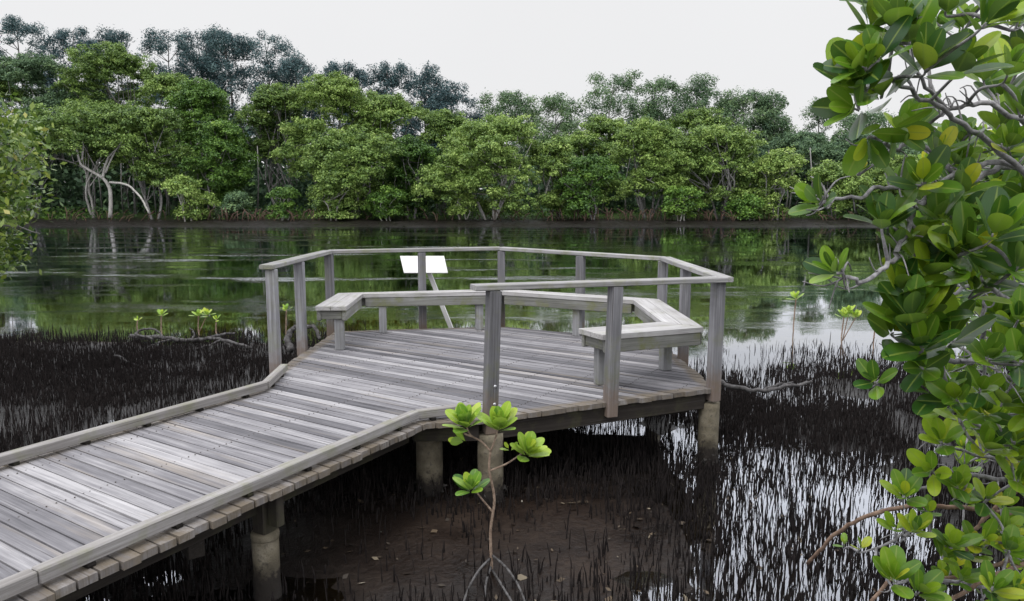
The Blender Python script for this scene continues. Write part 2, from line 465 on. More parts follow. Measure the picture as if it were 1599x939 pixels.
# clip each plank strip by the (possibly concave) outline: intersect lines along plank direction
pa = R(-33.0); pd = Vector((math.cos(pa), math.sin(pa), 0)); pn = Vector((-pd.y, pd.x, 0))
def cuts(off):
    """parameters along pd where line (pn-offset = off) crosses the outline"""
    r = []
    n = len(DECK)
    for k in range(n):
        a, b = DECK[k], DECK[(k + 1) % n]
        da, db = a.dot(pn) - off, b.dot(pn) - off
        if (da > 0) != (db > 0):
            t_ = da / (da - db); r.append((a + (b - a) * t_).dot(pd))
    r.sort(); return r
mb = MB()
pitch_b, gap = .0985, .011
offs = sorted(p.dot(pn) for p in DECK)
o0 = offs[0]
th = .04
k = 0
while o0 + k * pitch_b < offs[-1]:
    a = o0 + k * pitch_b + gap / 2; b = a + pitch_b - gap
    k += 1
    inner = [p.dot(pn) for p in DECK if a + .004 < p.dot(pn) < b - .004]
    lv = [a] + sorted(inner) + [b]
    tint = float(np.clip(random.gauss(.48, .13), .20, .78)); off = random.random() * 80
    if random.random() < .14: tint = random.uniform(.60, .72)
    rows = []
    for l_ in lv:
        e = 1e-4 if l_ == a else (-1e-4 if l_ == b else 0)
        c = cuts(l_ + e)
        if len(c) >= 2: rows.append((l_, c[0], c[-1]))
    if len(rows) < 2: continue
    jit = random.uniform(-.012, .012); dz = random.uniform(-.0025, .0025)
    tops = []; bots = []; G = []
    n = len(rows)
    NS = 9
    Vv = []; Gg = []; Mm = []
    for layer in (0, 1):
        for (l_, s0, s1) in rows:
            Ln = s1 - s0
            ss_ = [0, min(.10, Ln * .2), min(.17, Ln * .3)] + [min(.17, Ln * .3) + (Ln - 2 * min(.17, Ln * .3)) * q / 5 for q in range(1, 5)] + [Ln - min(.17, Ln * .3), Ln - min(.10, Ln * .2), Ln]
            for q in range(NS + 1):
                s_ = s0 + jit + ss_[q]
                Mm.append(1.0 if q in (0, 1, NS, NS - 1) else 0.0)
                p = pn * l_ + pd * s_
                Vv.append((p.x, p.y, D + dz - (th if layer else 0)))
                Gg.append((s_ + off, l_ + off * 2.3, off))
    W_ = NS + 1; base = n * W_
    Ff = []
    for r_ in range(n - 1):
        for q in range(NS):
            a0 = r_ * W_ + q
            Ff.append((a0, a0 + 1, a0 + W_ + 1, a0 + W_))
            Ff.append((base + a0 + W_, base + a0 + W_ + 1, base + a0 + 1, base + a0))
    for q in range(NS):
        Ff.append((base + q, base + q + 1, q + 1, q))
        t0 = (n - 1) * W_ + q
        Ff.append((t0, t0 + 1, base + t0 + 1, base + t0))
    for r_ in range(n - 1):
        a0 = r_ * W_; b0 = a0 + NS
        Ff.append((a0, a0 + W_, base + a0 + W_, base + a0))
        Ff.append((b0 + W_, b0, base + b0, base + b0 + W_))
    mb.add(Vv, Ff, tint, Gg, Mm)
mb.build('deck_boards', M['deck'], plat)
# rows of nail heads over the joists
nm = MB(); kk = 0
while o0 + kk * pitch_b < offs[-1]:
    l0 = o0 + kk * pitch_b; kk += 1
    c = cuts(l0 + pitch_b / 2)
    if len(c) < 2: continue
    lines = []
    if c[-1] - c[0] < 2.6: lines = [c[0] + .27, (c[0] + c[-1]) / 2, c[-1] - .27]
    else:
        q = math.ceil(c[0] / .45) * .45 + .05
        while q < c[-1] - .08: lines.append(q); q += .45
    for q in lines:
        for fr in (.26, .74):
            p = pn * (l0 + pitch_b * fr + random.uniform(-.006, .006)) + pd * (q + random.uniform(-.008, .008))
            vs = [(p.x + .0045 * math.cos(a_ * 1.0472), p.y + .0045 * math.sin(a_ * 1.0472), D + .0042) for a_ in range(6)]
            nm.add(vs + [(x_, y_, z_ - .004) for (x_, y_, z_) in vs], [tuple(range(6))] + [(a_, 6 + a_, 6 + (a_ + 1) % 6, (a_ + 1) % 6) for a_ in range(6)])
no = nm.build('nail_heads', M['nail'], plat); no['kind'] = 'stuff'

def inset(poly, d):
    n = len(poly); res = []
    for k in range(n):
        a, b, c = poly[k - 1], poly[k], poly[(k + 1) % n]
        d1 = (b - a).normalized(); d2 = (c - b).normalized()
        n1 = Vector((-d1.y, d1.x, 0)); n2 = Vector((-d2.y, d2.x, 0))
        m = (n1 + n2); m = m / max(.3, (1 + n1.dot(n2)))
        res.append(b + m * d)
    return res
IN = inset(DECK, .06)
IN[0] = IN[0] + bn * .16; IN[1] = IN[1] - bn * .16; IN[2] = IN[2] - bn * .16 + bd * .05; IN[9] = IN[9] + bn * .16
zj = D - th - .002
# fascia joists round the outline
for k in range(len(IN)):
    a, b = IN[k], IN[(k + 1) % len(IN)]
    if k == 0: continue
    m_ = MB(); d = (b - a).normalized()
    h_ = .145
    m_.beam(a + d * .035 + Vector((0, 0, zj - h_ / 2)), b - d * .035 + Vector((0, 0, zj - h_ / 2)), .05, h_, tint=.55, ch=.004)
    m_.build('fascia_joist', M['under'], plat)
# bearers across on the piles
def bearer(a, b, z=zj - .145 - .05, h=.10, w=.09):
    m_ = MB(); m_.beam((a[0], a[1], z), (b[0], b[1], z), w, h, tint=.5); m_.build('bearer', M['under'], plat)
bear = []
bearer((-.80, 5.75), (1.62, 6.62)); bearer((-2.1, 8.9), (1.6, 8.5)); bearer((-2.15, 7.2), (1.65, 7.6))
for s_ in (-1.85, -4.6, -7.2):
    c0 = Rk0 + bd * s_ - bn * .12; c1 = Lk0 + bd * (s_ + .55)
    bearer(c0, c1)
# piles
PILES = [(-.66, 5.66, .105), (-.17, 5.52, .10), (1.77, 6.42, .09), (-1.475, 4.17, .078), (-2.85, 5.0, .078), (1.66, 8.4, .09), (-.14, 9.3, .09), (-2.1, 9.0, .09), (-2.15, 7.0, .09), (-3.0, 1.9, .08), (-4.3, 2.6, .08)]
for k, (px, py, r_) in enumerate(PILES):
    m_ = MB()
    g0 = float(ground_h(np.array([px]), np.array([py]))[0])
    top = zj - .10 if k not in (3, 4) else .40
    zs = [-.5, g0 - .02, g0 + .04, g0 + .12, g0 + .2, .3, .38, top - .05, top]
    zs = sorted(set(round(z_, 3) for z_ in zs if z_ <= top))
    n = 18; VV = []; 
    for z_ in zs:
        for q in range(n):
            a = 2 * math.pi * q / n
            rr = r_ * (1 + .06 * (vnoise(np.array([q * .9 + k * 7.]), np.array([z_ * 9.]), 2)[0] - .5))
            if z_ < g0 + .1: rr *= 1.05
            VV.append((px + rr * math.cos(a), py + rr * math.sin(a), z_))
    FF = [(j * n + q, j * n + (q + 1) % n, (j + 1) * n + (q + 1) % n, (j + 1) * n + q) for j in range(len(zs) - 1) for q in range(n)]
    FF.append(tuple((len(zs) - 1) * n + q for q in range(n)))
    m_.add(VV, FF)
    po = m_.build('pile', M['pile'], plat, True)
    if k in (3, 4):   # the boardwalk piles end in a collar with a timber stub under the joist
        c_ = MB(); c_.tube([(px, py, top - .03), (px, py, top - .022), (px, py, top + .006), (px, py, top + .012)], [r_ + .002, r_ + .005, r_ + .005, r_ + .002], 18); c_.build('collar', M['pile'], po, True)
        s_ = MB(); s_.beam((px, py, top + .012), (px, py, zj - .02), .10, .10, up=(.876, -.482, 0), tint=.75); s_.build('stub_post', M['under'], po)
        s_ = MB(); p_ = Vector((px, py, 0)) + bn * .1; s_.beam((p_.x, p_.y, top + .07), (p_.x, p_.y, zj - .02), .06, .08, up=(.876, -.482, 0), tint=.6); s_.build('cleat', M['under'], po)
# oysters and debris crusted round the platform piles
for (px, py, r_) in PILES[:3]:
    m_ = MB()
    for q in range(70):
        a = random.random() * 6.28; z_ = abs(random.gauss(0, .06)); rr = r_ * random.uniform(1.0, 1.5 - z_ * 2)
        c_ = Vector((px + rr * math.cos(a), py + rr * math.sin(a), .01 + z_)); s_ = random.uniform(.012, .028)
        vs = [c_ + Vector((random.uniform(-1, 1), random.uniform(-1, 1), random.uniform(-1, 1))) * s_ for _ in range(4)]
        m_.add(vs, [(0, 1, 2), (0, 3, 1), (1, 3, 2), (2, 3, 0)])
    oo = m_.build('oyster_crust', M['oyster'], plat); oo['kind'] = 'stuff'
# kerbs on blocks
def kerb(pts, name='kerb'):
    for a, b in zip(pts[:-1], pts[1:]):
        a = Vector(a); b = Vector(b); d = (b - a).normalized()
        m_ = MB(); L_ = (b - a).length
        nseg = max(1, round(L_ / 2.6))
        for j in range(nseg):
            p = a + d * (L_ * j / nseg + (.003 if j else 0)); q = a + d * (L_ * (j + 1) / nseg - .003)
            m_.beam(p + Vector((0, 0, D + .058 + random.uniform(-.002, .002))), q + Vector((0, 0, D + .058)), .068, .066, tint=random.uniform(.42, .58), ch=.006)
        ko = m_.build(name, M['kerb'], plat)
        nb = max(2, int(L_ / .48) + 1)
        for j in range(nb):
            p = a + d * (L_ * (j + .5) / nb)
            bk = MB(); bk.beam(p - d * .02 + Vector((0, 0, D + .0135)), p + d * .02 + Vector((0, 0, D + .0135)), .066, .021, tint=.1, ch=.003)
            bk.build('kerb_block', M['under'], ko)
kerb([Lk0 + bd * back, Lk0, v2(-2.19, 6.93)])
kerb([Rk0 + bd * back, Rk0, v2(-.25, 5.57)])

# ------------------------------------------------------------------ railing
rail = empty('railing', (-.2, 7.6, D))
tag(rail, 'square grey timber posts with flat handrail enclosing the viewing platform', 'railing')
RA = [Vector((-2.36, 7.10, 1.033)), Vector((-2.31, 9.25, 1.026)), Vector((-.15, 9.66, 1.040)), Vector((1.79, 8.62, .990)), Vector((1.84, 6.36, .990)), Vector((-.23, 5.50, 1.022))]
for k, (a, b) in enumerate(zip(RA[:-1], RA[1:])):
    d = (b - a).normalized()
    m_ = MB(); e0 = .06 if k == 0 else -.002; e1 = .07 if k == 4 else (.055 if k < 3 else .06)
    # caps butt together at corners; alternate height by 2 mm
    m_.beam(a - d * e0 + Vector((0, 0, D - .022 + .002 * (k % 2))), b + d * (e1 - .058 if k < 3 else e1) + Vector((0, 0, D - .022 + .002 * (k % 2))), .135, .044, tint=random.uniform(.48, .6), ch=.006)
    m_.build('handrail', M['rail'], rail)
def post(x, y, zt, yaw, zb=None, lean=(0, 0), tint=None, bolts=False, w=.098):
    m_ = MB(); zb = D - .10 if zb is None else zb
    up = (math.cos(yaw), math.sin(yaw), 0)
    h = zt - (D + .0)
    p0 = Vector((x - lean[0] * .1, y, zb)); p1 = Vector((x + lean[0], y + lean[1], D + zt - .0455))
    m_.beam(p0, p1, w, w, up=up, tint=tint if tint is not None else random.uniform(.42, .58), ch=.007)
    po = m_.build('post', M['post'], rail)
    if bolts:
        for z_ in (.10, .24):
            bm_ = MB(); f = Vector((-math.sin(yaw), math.cos(yaw), 0))
            fr = f if f.y < 0 else -f
            c_ = Vector((x + lean[0] * (z_ / zt), y, D + z_)) + fr * (w / 2)
            sx = Vector((math.cos(yaw), math.sin(yaw), 0)) * .016
            bm_.tube([c_ + sx - fr * .004, c_ + sx + fr * .003, c_ + sx + fr * .006], [.012, .012, .008], 10); bm_.build('bolt', M['bolt'], po, True)
y1 = math.atan2(RA[4].y - RA[5].y, RA[4].x - RA[5].x)
post(-.17, 5.52, 1.02, y1, zb=D - .14, lean=(.032, 0), tint=.36, bolts=True)
post(.815, 5.93, 1.005, y1, zb=D - .13, lean=(.025, 0))
post(1.79, 6.38, .99, y1, zb=D - .12, lean=(.008, 0), tint=.55)
post(-2.335, 7.12, 1.03, 0, tint=.6)
post(-2.325, 8.02, 1.03, 0, tint=.62, zb=D - .06)
post(-2.29, 9.20, 1.025, 0)
ya = math.atan2(RA[2].y - RA[1].y, RA[2].x - RA[1].x)
post(-1.16, 9.45, 1.03, ya); post(-.14, 9.63, 1.035, 0)
yb = math.atan2(RA[3].y - RA[2].y, RA[3].x - RA[2].x)
post(.85, 9.10, 1.01, yb); post(1.765, 8.58, .99, yb); post(1.80, 7.6, .99, 0)

# ------------------------------------------------------------------ bench
bench = empty('bench', (-.2, 7.6, D))
tag(bench, 'low backless plank bench following the inside of the railing round the platform', 'bench')
SZ = D + .50
inn = [v2(-1.81, 7.95), v2(-1.845, 9.02), v2(-.13, 9.27), v2(1.41, 8.46), v2(1.43, 6.93), v2(.60, 6.56)]
outr = [v2(-2.15, 7.95), v2(-2.17, 9.12), v2(-.12, 9.56), v2(1.72, 8.56), v2(1.75, 6.62), v2(.78, 6.23)]
for k in range(5):
    # two boards side by side plus apron on both sides, mitred at the corners
    m_ = MB()
    for j in range(2):
        f0, f1 = (j * .5 + .008 * (j > 0), j * .5 + .492)
        q = [inn[k].lerp(outr[k], f0), inn[k].lerp(outr[k], f1), inn[k+1].lerp(outr[k+1], f1), inn[k+1].lerp(outr[k+1], f0)]
        d = (q[3] - q[0]).normalized() * .003
        q[0] = q[0] + d; q[1] = q[1] + d; q[2] = q[2] - d; q[3] = q[3] - d
        of = random.random() * 40; nd = (inn[k+1] - inn[k]).normalized(); ns = Vector((-nd.y, nd.x, 0))
        vs = []; G = []
        for z_ in (SZ - .046, SZ - .004, SZ):
            ins = .004 if z_ == SZ else 0
            cc = (q[0] + q[1] + q[2] + q[3]) / 4
            for p in q:
                p2 = p + (cc - p).normalized() * ins
                vs.append((p2.x, p2.y, z_)); G.append((p2.dot(nd) + of, p2.dot(ns) + of * 2, z_))
        ff = [(3, 2, 1, 0), (8, 9, 10, 11)]
        for r_ in (0, 4):
            for e in range(4):
                ff.append((r_ + e, r_ + (e + 1) % 4, r_ + 4 + (e + 1) % 4, r_ + 4 + e))
        m_.add(vs, ff, random.uniform(.5, .65), G)
    so_ = m_.build('seat_board', M['seat'], bench)
    for (line, sgn) in ((inn, 1), (outr, -1)):
        a, b = line[k], line[k + 1]
        d = (b - a).normalized(); nrm = Vector((d.y, -d.x, 0)) * (.030 * sgn)   # inwards under the boards
        if sgn == 1 and (outr[k] - inn[k]).dot(nrm) < 0: nrm = -nrm
        if sgn == -1 and (inn[k] - outr[k]).dot(nrm) < 0: nrm = -nrm
        ap = MB()
        ap.beam(a + nrm + d * .03 + Vector((0, 0, SZ - .049 - .058)), b + nrm - d * .03 + Vector((0, 0, SZ - .049 - .058)), .045, .115, tint=.5)
        ap.build('apron', M['apron'], bench)
for (k_, end) in ((0, 0), (4, 1)):
    a, b = (inn[0], outr[0]) if end == 0 else (inn[5], outr[5])
    d = (b - a).normalized(); n_ = (inn[1] - inn[0]).normalized() if end == 0 else (inn[4] - inn[5]).normalized()
    ap = MB(); ap.beam(a + d * .056 + n_ * .06 + Vector((0, 0, SZ - .049 - .05)), b - d * .056 + n_ * .06 + Vector((0, 0, SZ - .049 - .05)), .045, .10, tint=.4)
    ap.build('apron', M['apron'], bench)
def leg(x, y, yaw, w=.095):
    m_ = MB(); m_.beam((x, y, D + .001), (x, y, SZ - .050), w, w, up=(math.cos(yaw), math.sin(yaw), 0), tint=random.uniform(.36, .5)); m_.build('leg', M['leg'], bench)
leg(-1.915, 8.06, 0); leg(-1.62, 9.12, ya); leg(-.42, 9.33, ya); leg(.80, 8.90, yb); leg(1.55, 8.3, 0); leg(1.50, 7.06, y1); leg(.80, 6.50, y1)

# ------------------------------------------------------------------ sign
sg = empty('interpretive_sign', (-.55, 10.1, 0))
tag(sg, 'blank white tilted information board on a leaning white post beyond the far railing', 'sign')
m_ = MB()
tp = [Vector((-1.555, 10.22, 1.600)), Vector((-.945, 10.22, 1.600)), Vector((-.868, 9.93, 1.395)), Vector((-1.463, 9.93, 1.395))]
nn = (tp[1] - tp[0]).cross(tp[3] - tp[0]).normalized()
if nn.z < 0: nn = -nn
vs = [p for p in tp] + [p - nn * .014 for p in tp]
m_.add(vs, [(0, 3, 2, 1), (4, 5, 6, 7)] + [(e, (e + 1) % 4, 4 + (e + 1) % 4, 4 + e) for e in range(4)])
m_.build('panel', M['sign'], sg)
m_ = MB(); m_.beam((-.50, 10.08, -.3), (-1.17, 10.08, 1.46), .06, .06, up=(0, 1, 0)); m_.build('post', M['sign'], sg)

# ------------------------------------------------------------------ leaves (near plants)
def leaf_grid(mb_, base, d, nrm, L_, W_, fold=.25, curl=.2, tint=.5, nu=5, nv=10):
    d = d.normalized(); s = d.cross(nrm).normalized(); nrm = s.cross(d).normalized()
    us = [-1, -.55, -.115, -.05, .05, .115, .55, 1]
    Vv = []; mids = []
    for j in range(nv + 1):
        v = (1 - math.cos(math.pi * j / nv)) / 2
        q_ = (v - .57) / (.57 if v < .57 else .43)
        wv_ = max(.015, math.sqrt(max(0, 1 - q_ * q_)) * (sstep(-.15, .40, v) ** .8))
        for u in us:
            off = s * (u * W_ / 2 * wv_) + nrm * (abs(u) * fold * W_ / 2 * wv_) - nrm * (curl * L_ * v * v)
            Vv.append(base + d * (L_ * v) + off)
            mids.append(1.0 if abs(u) < .08 else 0.0)
    Ff = []
    n = len(us)
    for j in range(nv):
        for i_ in range(n - 1):
            Ff.append((j*n+i_, j*n+i_+1, (j+1)*n+i_+1, (j+1)*n+i_))
    mb_.add(Vv, Ff, tint, None, mids)

def rosette(mb_, p, axis_, n, L_, rnd, tint=(.4, .2), spread=(.22, 1.0)):
    n = n + 1
    axis_ = Vector(axis_).normalized()
    x = axis_.orthogonal().normalized(); y = axis_.cross(x)
    a0 = rnd.random() * 6.28
    for k_ in range(n):
        an = a0 + k_ * 2.4 + rnd.uniform(-.25, .25)
        f = k_ / max(1, n - 1)
        sp_ = spread[0] + (spread[1] - spread[0]) * f + rnd.uniform(-.12, .12)     # inner young leaves upright, outer ones splayed
        rad = x * math.cos(an) + y * math.sin(an)
        d = axis_ * math.cos(sp_) + rad * math.sin(sp_)
        nr = axis_ * math.sin(sp_) - rad * math.cos(sp_)
        nr = nr + Vector((rnd.uniform(-.25, .25), rnd.uniform(-.25, .25), rnd.uniform(-.1, .3)))
        l_ = L_ * (.62 + .38 * min(1, f * 1.6 + .1)) * rnd.uniform(.85, 1.12)
        leaf_grid(mb_, p - axis_ * (.22 * L_ * f) + d * (.10 * L_), d, nr, l_, l_ * rnd.uniform(.46, .58), rnd.uniform(.04, .24), rnd.uniform(-.04, .18), min(1, max(0, rnd.gauss(tint[0] + .12 * (1 - f), tint[1]))))

def curve_pts(pts, sub=5):
    pts = [Vector(p) for p in pts]; r_ = []
    for k_ in range(len(pts) - 1):
        p0 = pts[max(0, k_ - 1)]; p1 = pts[k_]; p2 = pts[k_ + 1]; p3 = pts[min(len(pts) - 1, k_ + 2)]
        for q in range(sub):
            t_ = q / sub
            r_.append(.5 * ((2 * p1) + (p2 - p0) * t_ + (2 * p0 - 5 * p1 + 4 * p2 - p3) * t_ * t_ + (3 * p1 - p0 - 3 * p2 + p3) * t_ ** 3))
    r_.append(pts[-1]); return r_
def taper(n, a, b): return [a + (b - a) * k_ / (n - 1) for k_ in range(n)]
def wobble(pts, a, rnd):
    return [p + Vector((rnd.uniform(-a, a), rnd.uniform(-a, a), rnd.uniform(-a, a))) for p in pts]

# ---- right foreground mangroves
def near_shrub(root_loc, label, branches, tips, mat_leaf, seed, Lm, tint, br, roots=()):
    rnd = random.Random(seed)
    root = empty('mangrove_shrub', root_loc); tag(root, label, 'mangrove', 'mangroves growing on the near bank')
    bm_ = MB(); nodes = []
    for (pts, r0, r1) in branches:
        c = wobble(curve_pts(pts, 6), .006, rnd)
        bm_.tube(c, taper(len(c), r0, r1), 7); nodes += c
    fm = MB()
    for k_ in range(len(branches) * 15):          # bare side twigs
        s_ = nodes[rnd.randrange(8, len(nodes))]; ln = rnd.uniform(.03, .09)
        dv = Vector((rnd.uniform(-1, .4), rnd.uniform(-.6, .6), rnd.uniform(-.5, .9))).normalized()
        c = curve_pts([s_, s_ + dv * ln * .5 + Vector((0, 0, rnd.uniform(-.03, .03))), s_ + dv * ln], 3)
        bm_.tube(c, taper(len(c), br, br * .45), 5)
    for (p, ax, n, L_) in tips:
        p = Vector(p); ax = Vector(ax).normalized()
        # twig from the nearest point on a branch, leaving along the branch and arriving along the rosette axis
        near = min(nodes, key=lambda q: (q - p).length + .6 * max(0, p.x - q.x))
        ln = (near - p).length
        if ln > .02:
            c = curve_pts([near, near.lerp(p, .5) + Vector((rnd.uniform(-.1, .1), rnd.uniform(-.1, .1), rnd.uniform(-.12, .04))) * ln, p - ax * min(.04, ln * .2), p], 4)
            bm_.tube(c, taper(len(c), br + .002, br * .8), 6); nodes += c[4:-2]
        rosette(fm, p, ax, n, L_, rnd, tint)
    bm_.build('branches', M['bark_shrub'], root, True)
    fm.build('foliage', mat_leaf, root, True)
    if roots:
        rm = MB()
        for (pts, r0, r1) in roots:
            c = wobble(curve_pts(pts, 6), .004, rnd); rm.tube(c, taper(len(c), r0, r1), 8)
        rm.build('prop_roots', M['bark_root'], root, True)
    return root

rnd = random.Random(5)
def B(lst, r0, r1): return ([at(x, y, d) for (x, y, d) in lst], r0, r1)
trunkA = (2.15, 1.75, .1)
brA = [([Vector(trunkA), Vector((2.05, 1.75, .9)), Vector((1.85, 1.75, 1.6)), at(1760, 500, 1.8)], .04, .014),
       B([(1760, 500, 1.8), (1690, 380, 1.8), (1560, 237, 1.75), (1500, 192, 1.7), (1440, 152, 1.65), (1392, 128, 1.6), (1335, 142, 1.55)], .009, .003),
       B([(1690, 380, 1.8), (1640, 235, 1.8), (1545, 163, 1.75), (1480, 168, 1.75), (1430, 115, 1.7), (1420, 70, 1.7)], .008, .003),
       B([(1690, 380, 1.8), (1610, 275, 1.8), (1530, 255, 1.75), (1450, 297, 1.65), (1390, 290, 1.6), (1340, 306, 1.55), (1278, 318, 1.5)], .0085, .003),
       B([(1640, 300, 1.9), (1570, 258, 1.85), (1510, 285, 1.8), (1440, 230, 1.7), (1395, 232, 1.65), (1360, 215, 1.6)], .009, .0035),
       B([(1470, 290, 1.7), (1425, 330, 1.65), (1412, 372, 1.6), (1390, 412, 1.55), (1350, 440, 1.5), (1305, 428, 1.48)], .008, .0035),
       B([(1760, 500, 1.8), (1640, 578, 1.8), (1560, 550, 1.75), (1500, 565, 1.7), (1430, 553, 1.65), (1382, 590, 1.6)], .012, .0035),
       B([(1535, 562, 1.72), (1532, 520, 1.7), (1536, 475, 1.68)], .007, .003),
       B([(1680, 640, 1.9), (1600, 600, 1.9), (1540, 590, 1.85), (1490, 610, 1.8)], .009, .0035),
       B([(1760, 500, 1.8), (1690, 200, 1.8), (1640, 60, 1.8), (1580, 10, 1.75), (1540, -40, 1.7)], .016, .005),
       B([(1680, 450, 1.9), (1600, 480, 1.85), (1530, 440, 1.8), (1480, 470, 1.75)], .009, .0035)]
def T(x, y, d, ax, n=6, L_=.11): return (at(x, y, d), ax, n + (d < 2), L_ * (.73 if d < 1.76 else .95))
BY = [-60, 0, 50, 100, 180, 230, 280, 310, 350, 410, 470, 520, 570, 620, 700, 760, 820, 900, 960]
BX = [1380, 1350, 1330, 1320, 1330, 1390, 1400, 1430, 1370, 1410, 1390, 1390, 1410, 1450, 1450, 1410, 1400, 1390, 1380]
tipsA = [
    T(1279, 316, 1.5, (-.75, -.3, .45), 4, .095), T(1303, 424, 1.48, (-.7, -.3, .55), 5, .09),
    T(1378, 350, 1.55, (-.15, -.35, .9), 6, .10), T(1400, 385, 1.6, (-.2, -.3, .9), 5, .085),
    T(1366, 596, 1.58, (-.5, -.5, .55), 5, .085), T(1440, 540, 1.55, (-.35, -.5, .75), 6, .125),
    T(1455, 490, 1.6, (-.3, -.4, .8), 6, .13), T(1440, 575, 1.6, (-.5, -.6, .3), 4, .10),
    T(1345, 105, 1.5, (-.8, -.4, .35), 6, .11), T(1372, 90, 1.5, (-.3, -.4, .8), 6, .11),
    T(1400, 40, 1.55, (-.3, -.3, .9), 6, .115), T(1445, 105, 1.5, (-.1, -.55, .7), 6, .13),
    T(1500, 105, 1.55, (.2, -.5, .7), 6, .13), T(1335, 170, 1.5, (-.8, -.4, .1), 5, .11),
    T(1352, 140, 1.5, (-.6, -.5, .5), 4, .10), T(1355, 215, 1.6, (-.2, -.6, -.5), 4, .11),
    T(1400, 205, 1.6, (.3, -.6, -.2), 4, .11), T(1440, 285, 1.55, (-.3, -.7, .5), 6, .11),
    T(1465, 240, 1.6, (.1, -.6, .6), 5, .085), T(1345, 265, 1.7, (.2, -.5, .8), 3, .04),
    T(1480, 400, 1.6, (-.2, -.6, .7), 6, .12), T(1550, 365, 1.5, (0, -.5, .8), 7, .135),
    T(1500, 350, 1.65, (-.1, -.6, .7), 6, .11), T(1590, 415, 1.5, (.1, -.6, .6), 6, .12),
    T(1540, 35, 1.4, (.3, -.6, .6), 6, .14), T(1590, 30, 1.45, (0, -.5, .7), 6, .135),
    T(1480, 10, 1.5, (-.2, -.4, .8), 6, .11), T(1370, 5, 1.6, (-.5, -.2, .8), 5, .11),
    T(1575, 110, 1.6, (0, -.5, .7), 6, .10), T(1540, 120, 1.8, (-.1, -.5, .7), 5, .10),
    T(1600, 175, 1.6, (0, -.6, .5), 6, .11), T(1495, 625, 1.6, (-.5, -.5, .5), 6, .105),
    T(1545, 560, 1.6, (-.2, -.6, .6), 6, .10), T(1595, 565, 1.6, (-.2, -.6, .6), 6, .11),
    T(1530, 610, 1.7, (-.3, -.6, .5), 5, .10), T(1590, 500, 1.7, (-.2, -.6, .6), 6, .11),
    T(1575, 230, 1.7, (-.1, -.6, .6), 6, .10), T(1500, 225, 1.75, (-.2, -.5, .8), 5, .09),
    T(1430, 445, 1.65, (-.5, -.4, .6), 5, .10), T(1520, 455, 1.6, (.0, -.5, .8), 5, .10)]
for (x, y, d_, n_, L_) in [(1385, 345, 1.6, 6, .12), (1430, 395, 1.62, 7, .14), (1465, 345, 1.65, 6, .13), (1405, 455, 1.6, 6, .14), (1450, 430, 1.6, 6, .15), (1395, 520, 1.6, 6, .13), (1425, 500, 1.55, 6, .15), (1480, 530, 1.6, 7, .15),
        (1510, 390, 1.58, 7, .15), (1535, 430, 1.6, 6, .14), (1410, 300, 1.65, 5, .12), (1500, 300, 1.7, 6, .13), (1455, 610, 1.65, 6, .12), (1360, 40, 1.6, 6, .13), (1330, 125, 1.55, 6, .14), (1420, 60, 1.6, 6, .14), (1375, 150, 1.6, 6, .13)]:
    tipsA.append(T(x, y, d_, (rnd.uniform(-.5, .1), rnd.uniform(-.7, -.3), rnd.uniform(.4, 1)), n_, L_))
for k in range(125):
    y = rnd.uniform(-60, 660); x0_ = float(np.interp(y, BY, BX)) + 35
    x = x0_ + (1690 - x0_) * rnd.random() ** .85
    if 105 < y < 210 and x < 1590 and rnd.random() < .5: continue
    if 210 < y < 320 and x < 1480: continue
    tipsA.append(T(x, y, rnd.uniform(1.75, 2.6), (rnd.uniform(-.6, .2), rnd.uniform(-.8, -.2), rnd.uniform(.3, 1)), rnd.choice((6, 7, 8)), rnd.uniform(.075, .105)))
near_shrub(trunkA, 'mangrove at right edge with the largest glossy leaves, reaching up across the sky', brA, tipsA, M['leaf_near'], 21, .11, (.40, .20), .0024)

trunkB = (2.75, 2.9, .0)
brB = [([Vector(trunkB), Vector((2.5, 2.85, .5)), at(1640, 760, 2.7)], .035, .018),
       B([(1640, 760, 2.7), (1560, 695, 2.6), (1510, 650, 2.5), (1475, 640, 2.45)], .010, .004),
       B([(1640, 760, 2.7), (1540, 745, 2.6), (1480, 745, 2.5), (1430, 765, 2.5), (1405, 780, 2.45)], .010, .004),
       B([(1640, 760, 2.7), (1560, 720, 2.7), (1480, 700, 2.6), (1450, 690, 2.5)], .008, .0035),
       B([(1640, 900, 2.7), (1560, 850, 2.6), (1480, 850, 2.5), (1430, 830, 2.45), (1400, 840, 2.4)], .009, .004),
       B([(1640, 950, 2.6), (1530, 915, 2.5), (1440, 905, 2.4), (1395, 915, 2.35)], .009, .004),
       B([(1640, 680, 2.8), (1580, 650, 2.7), (1540, 640, 2.6)], .009, .004)]
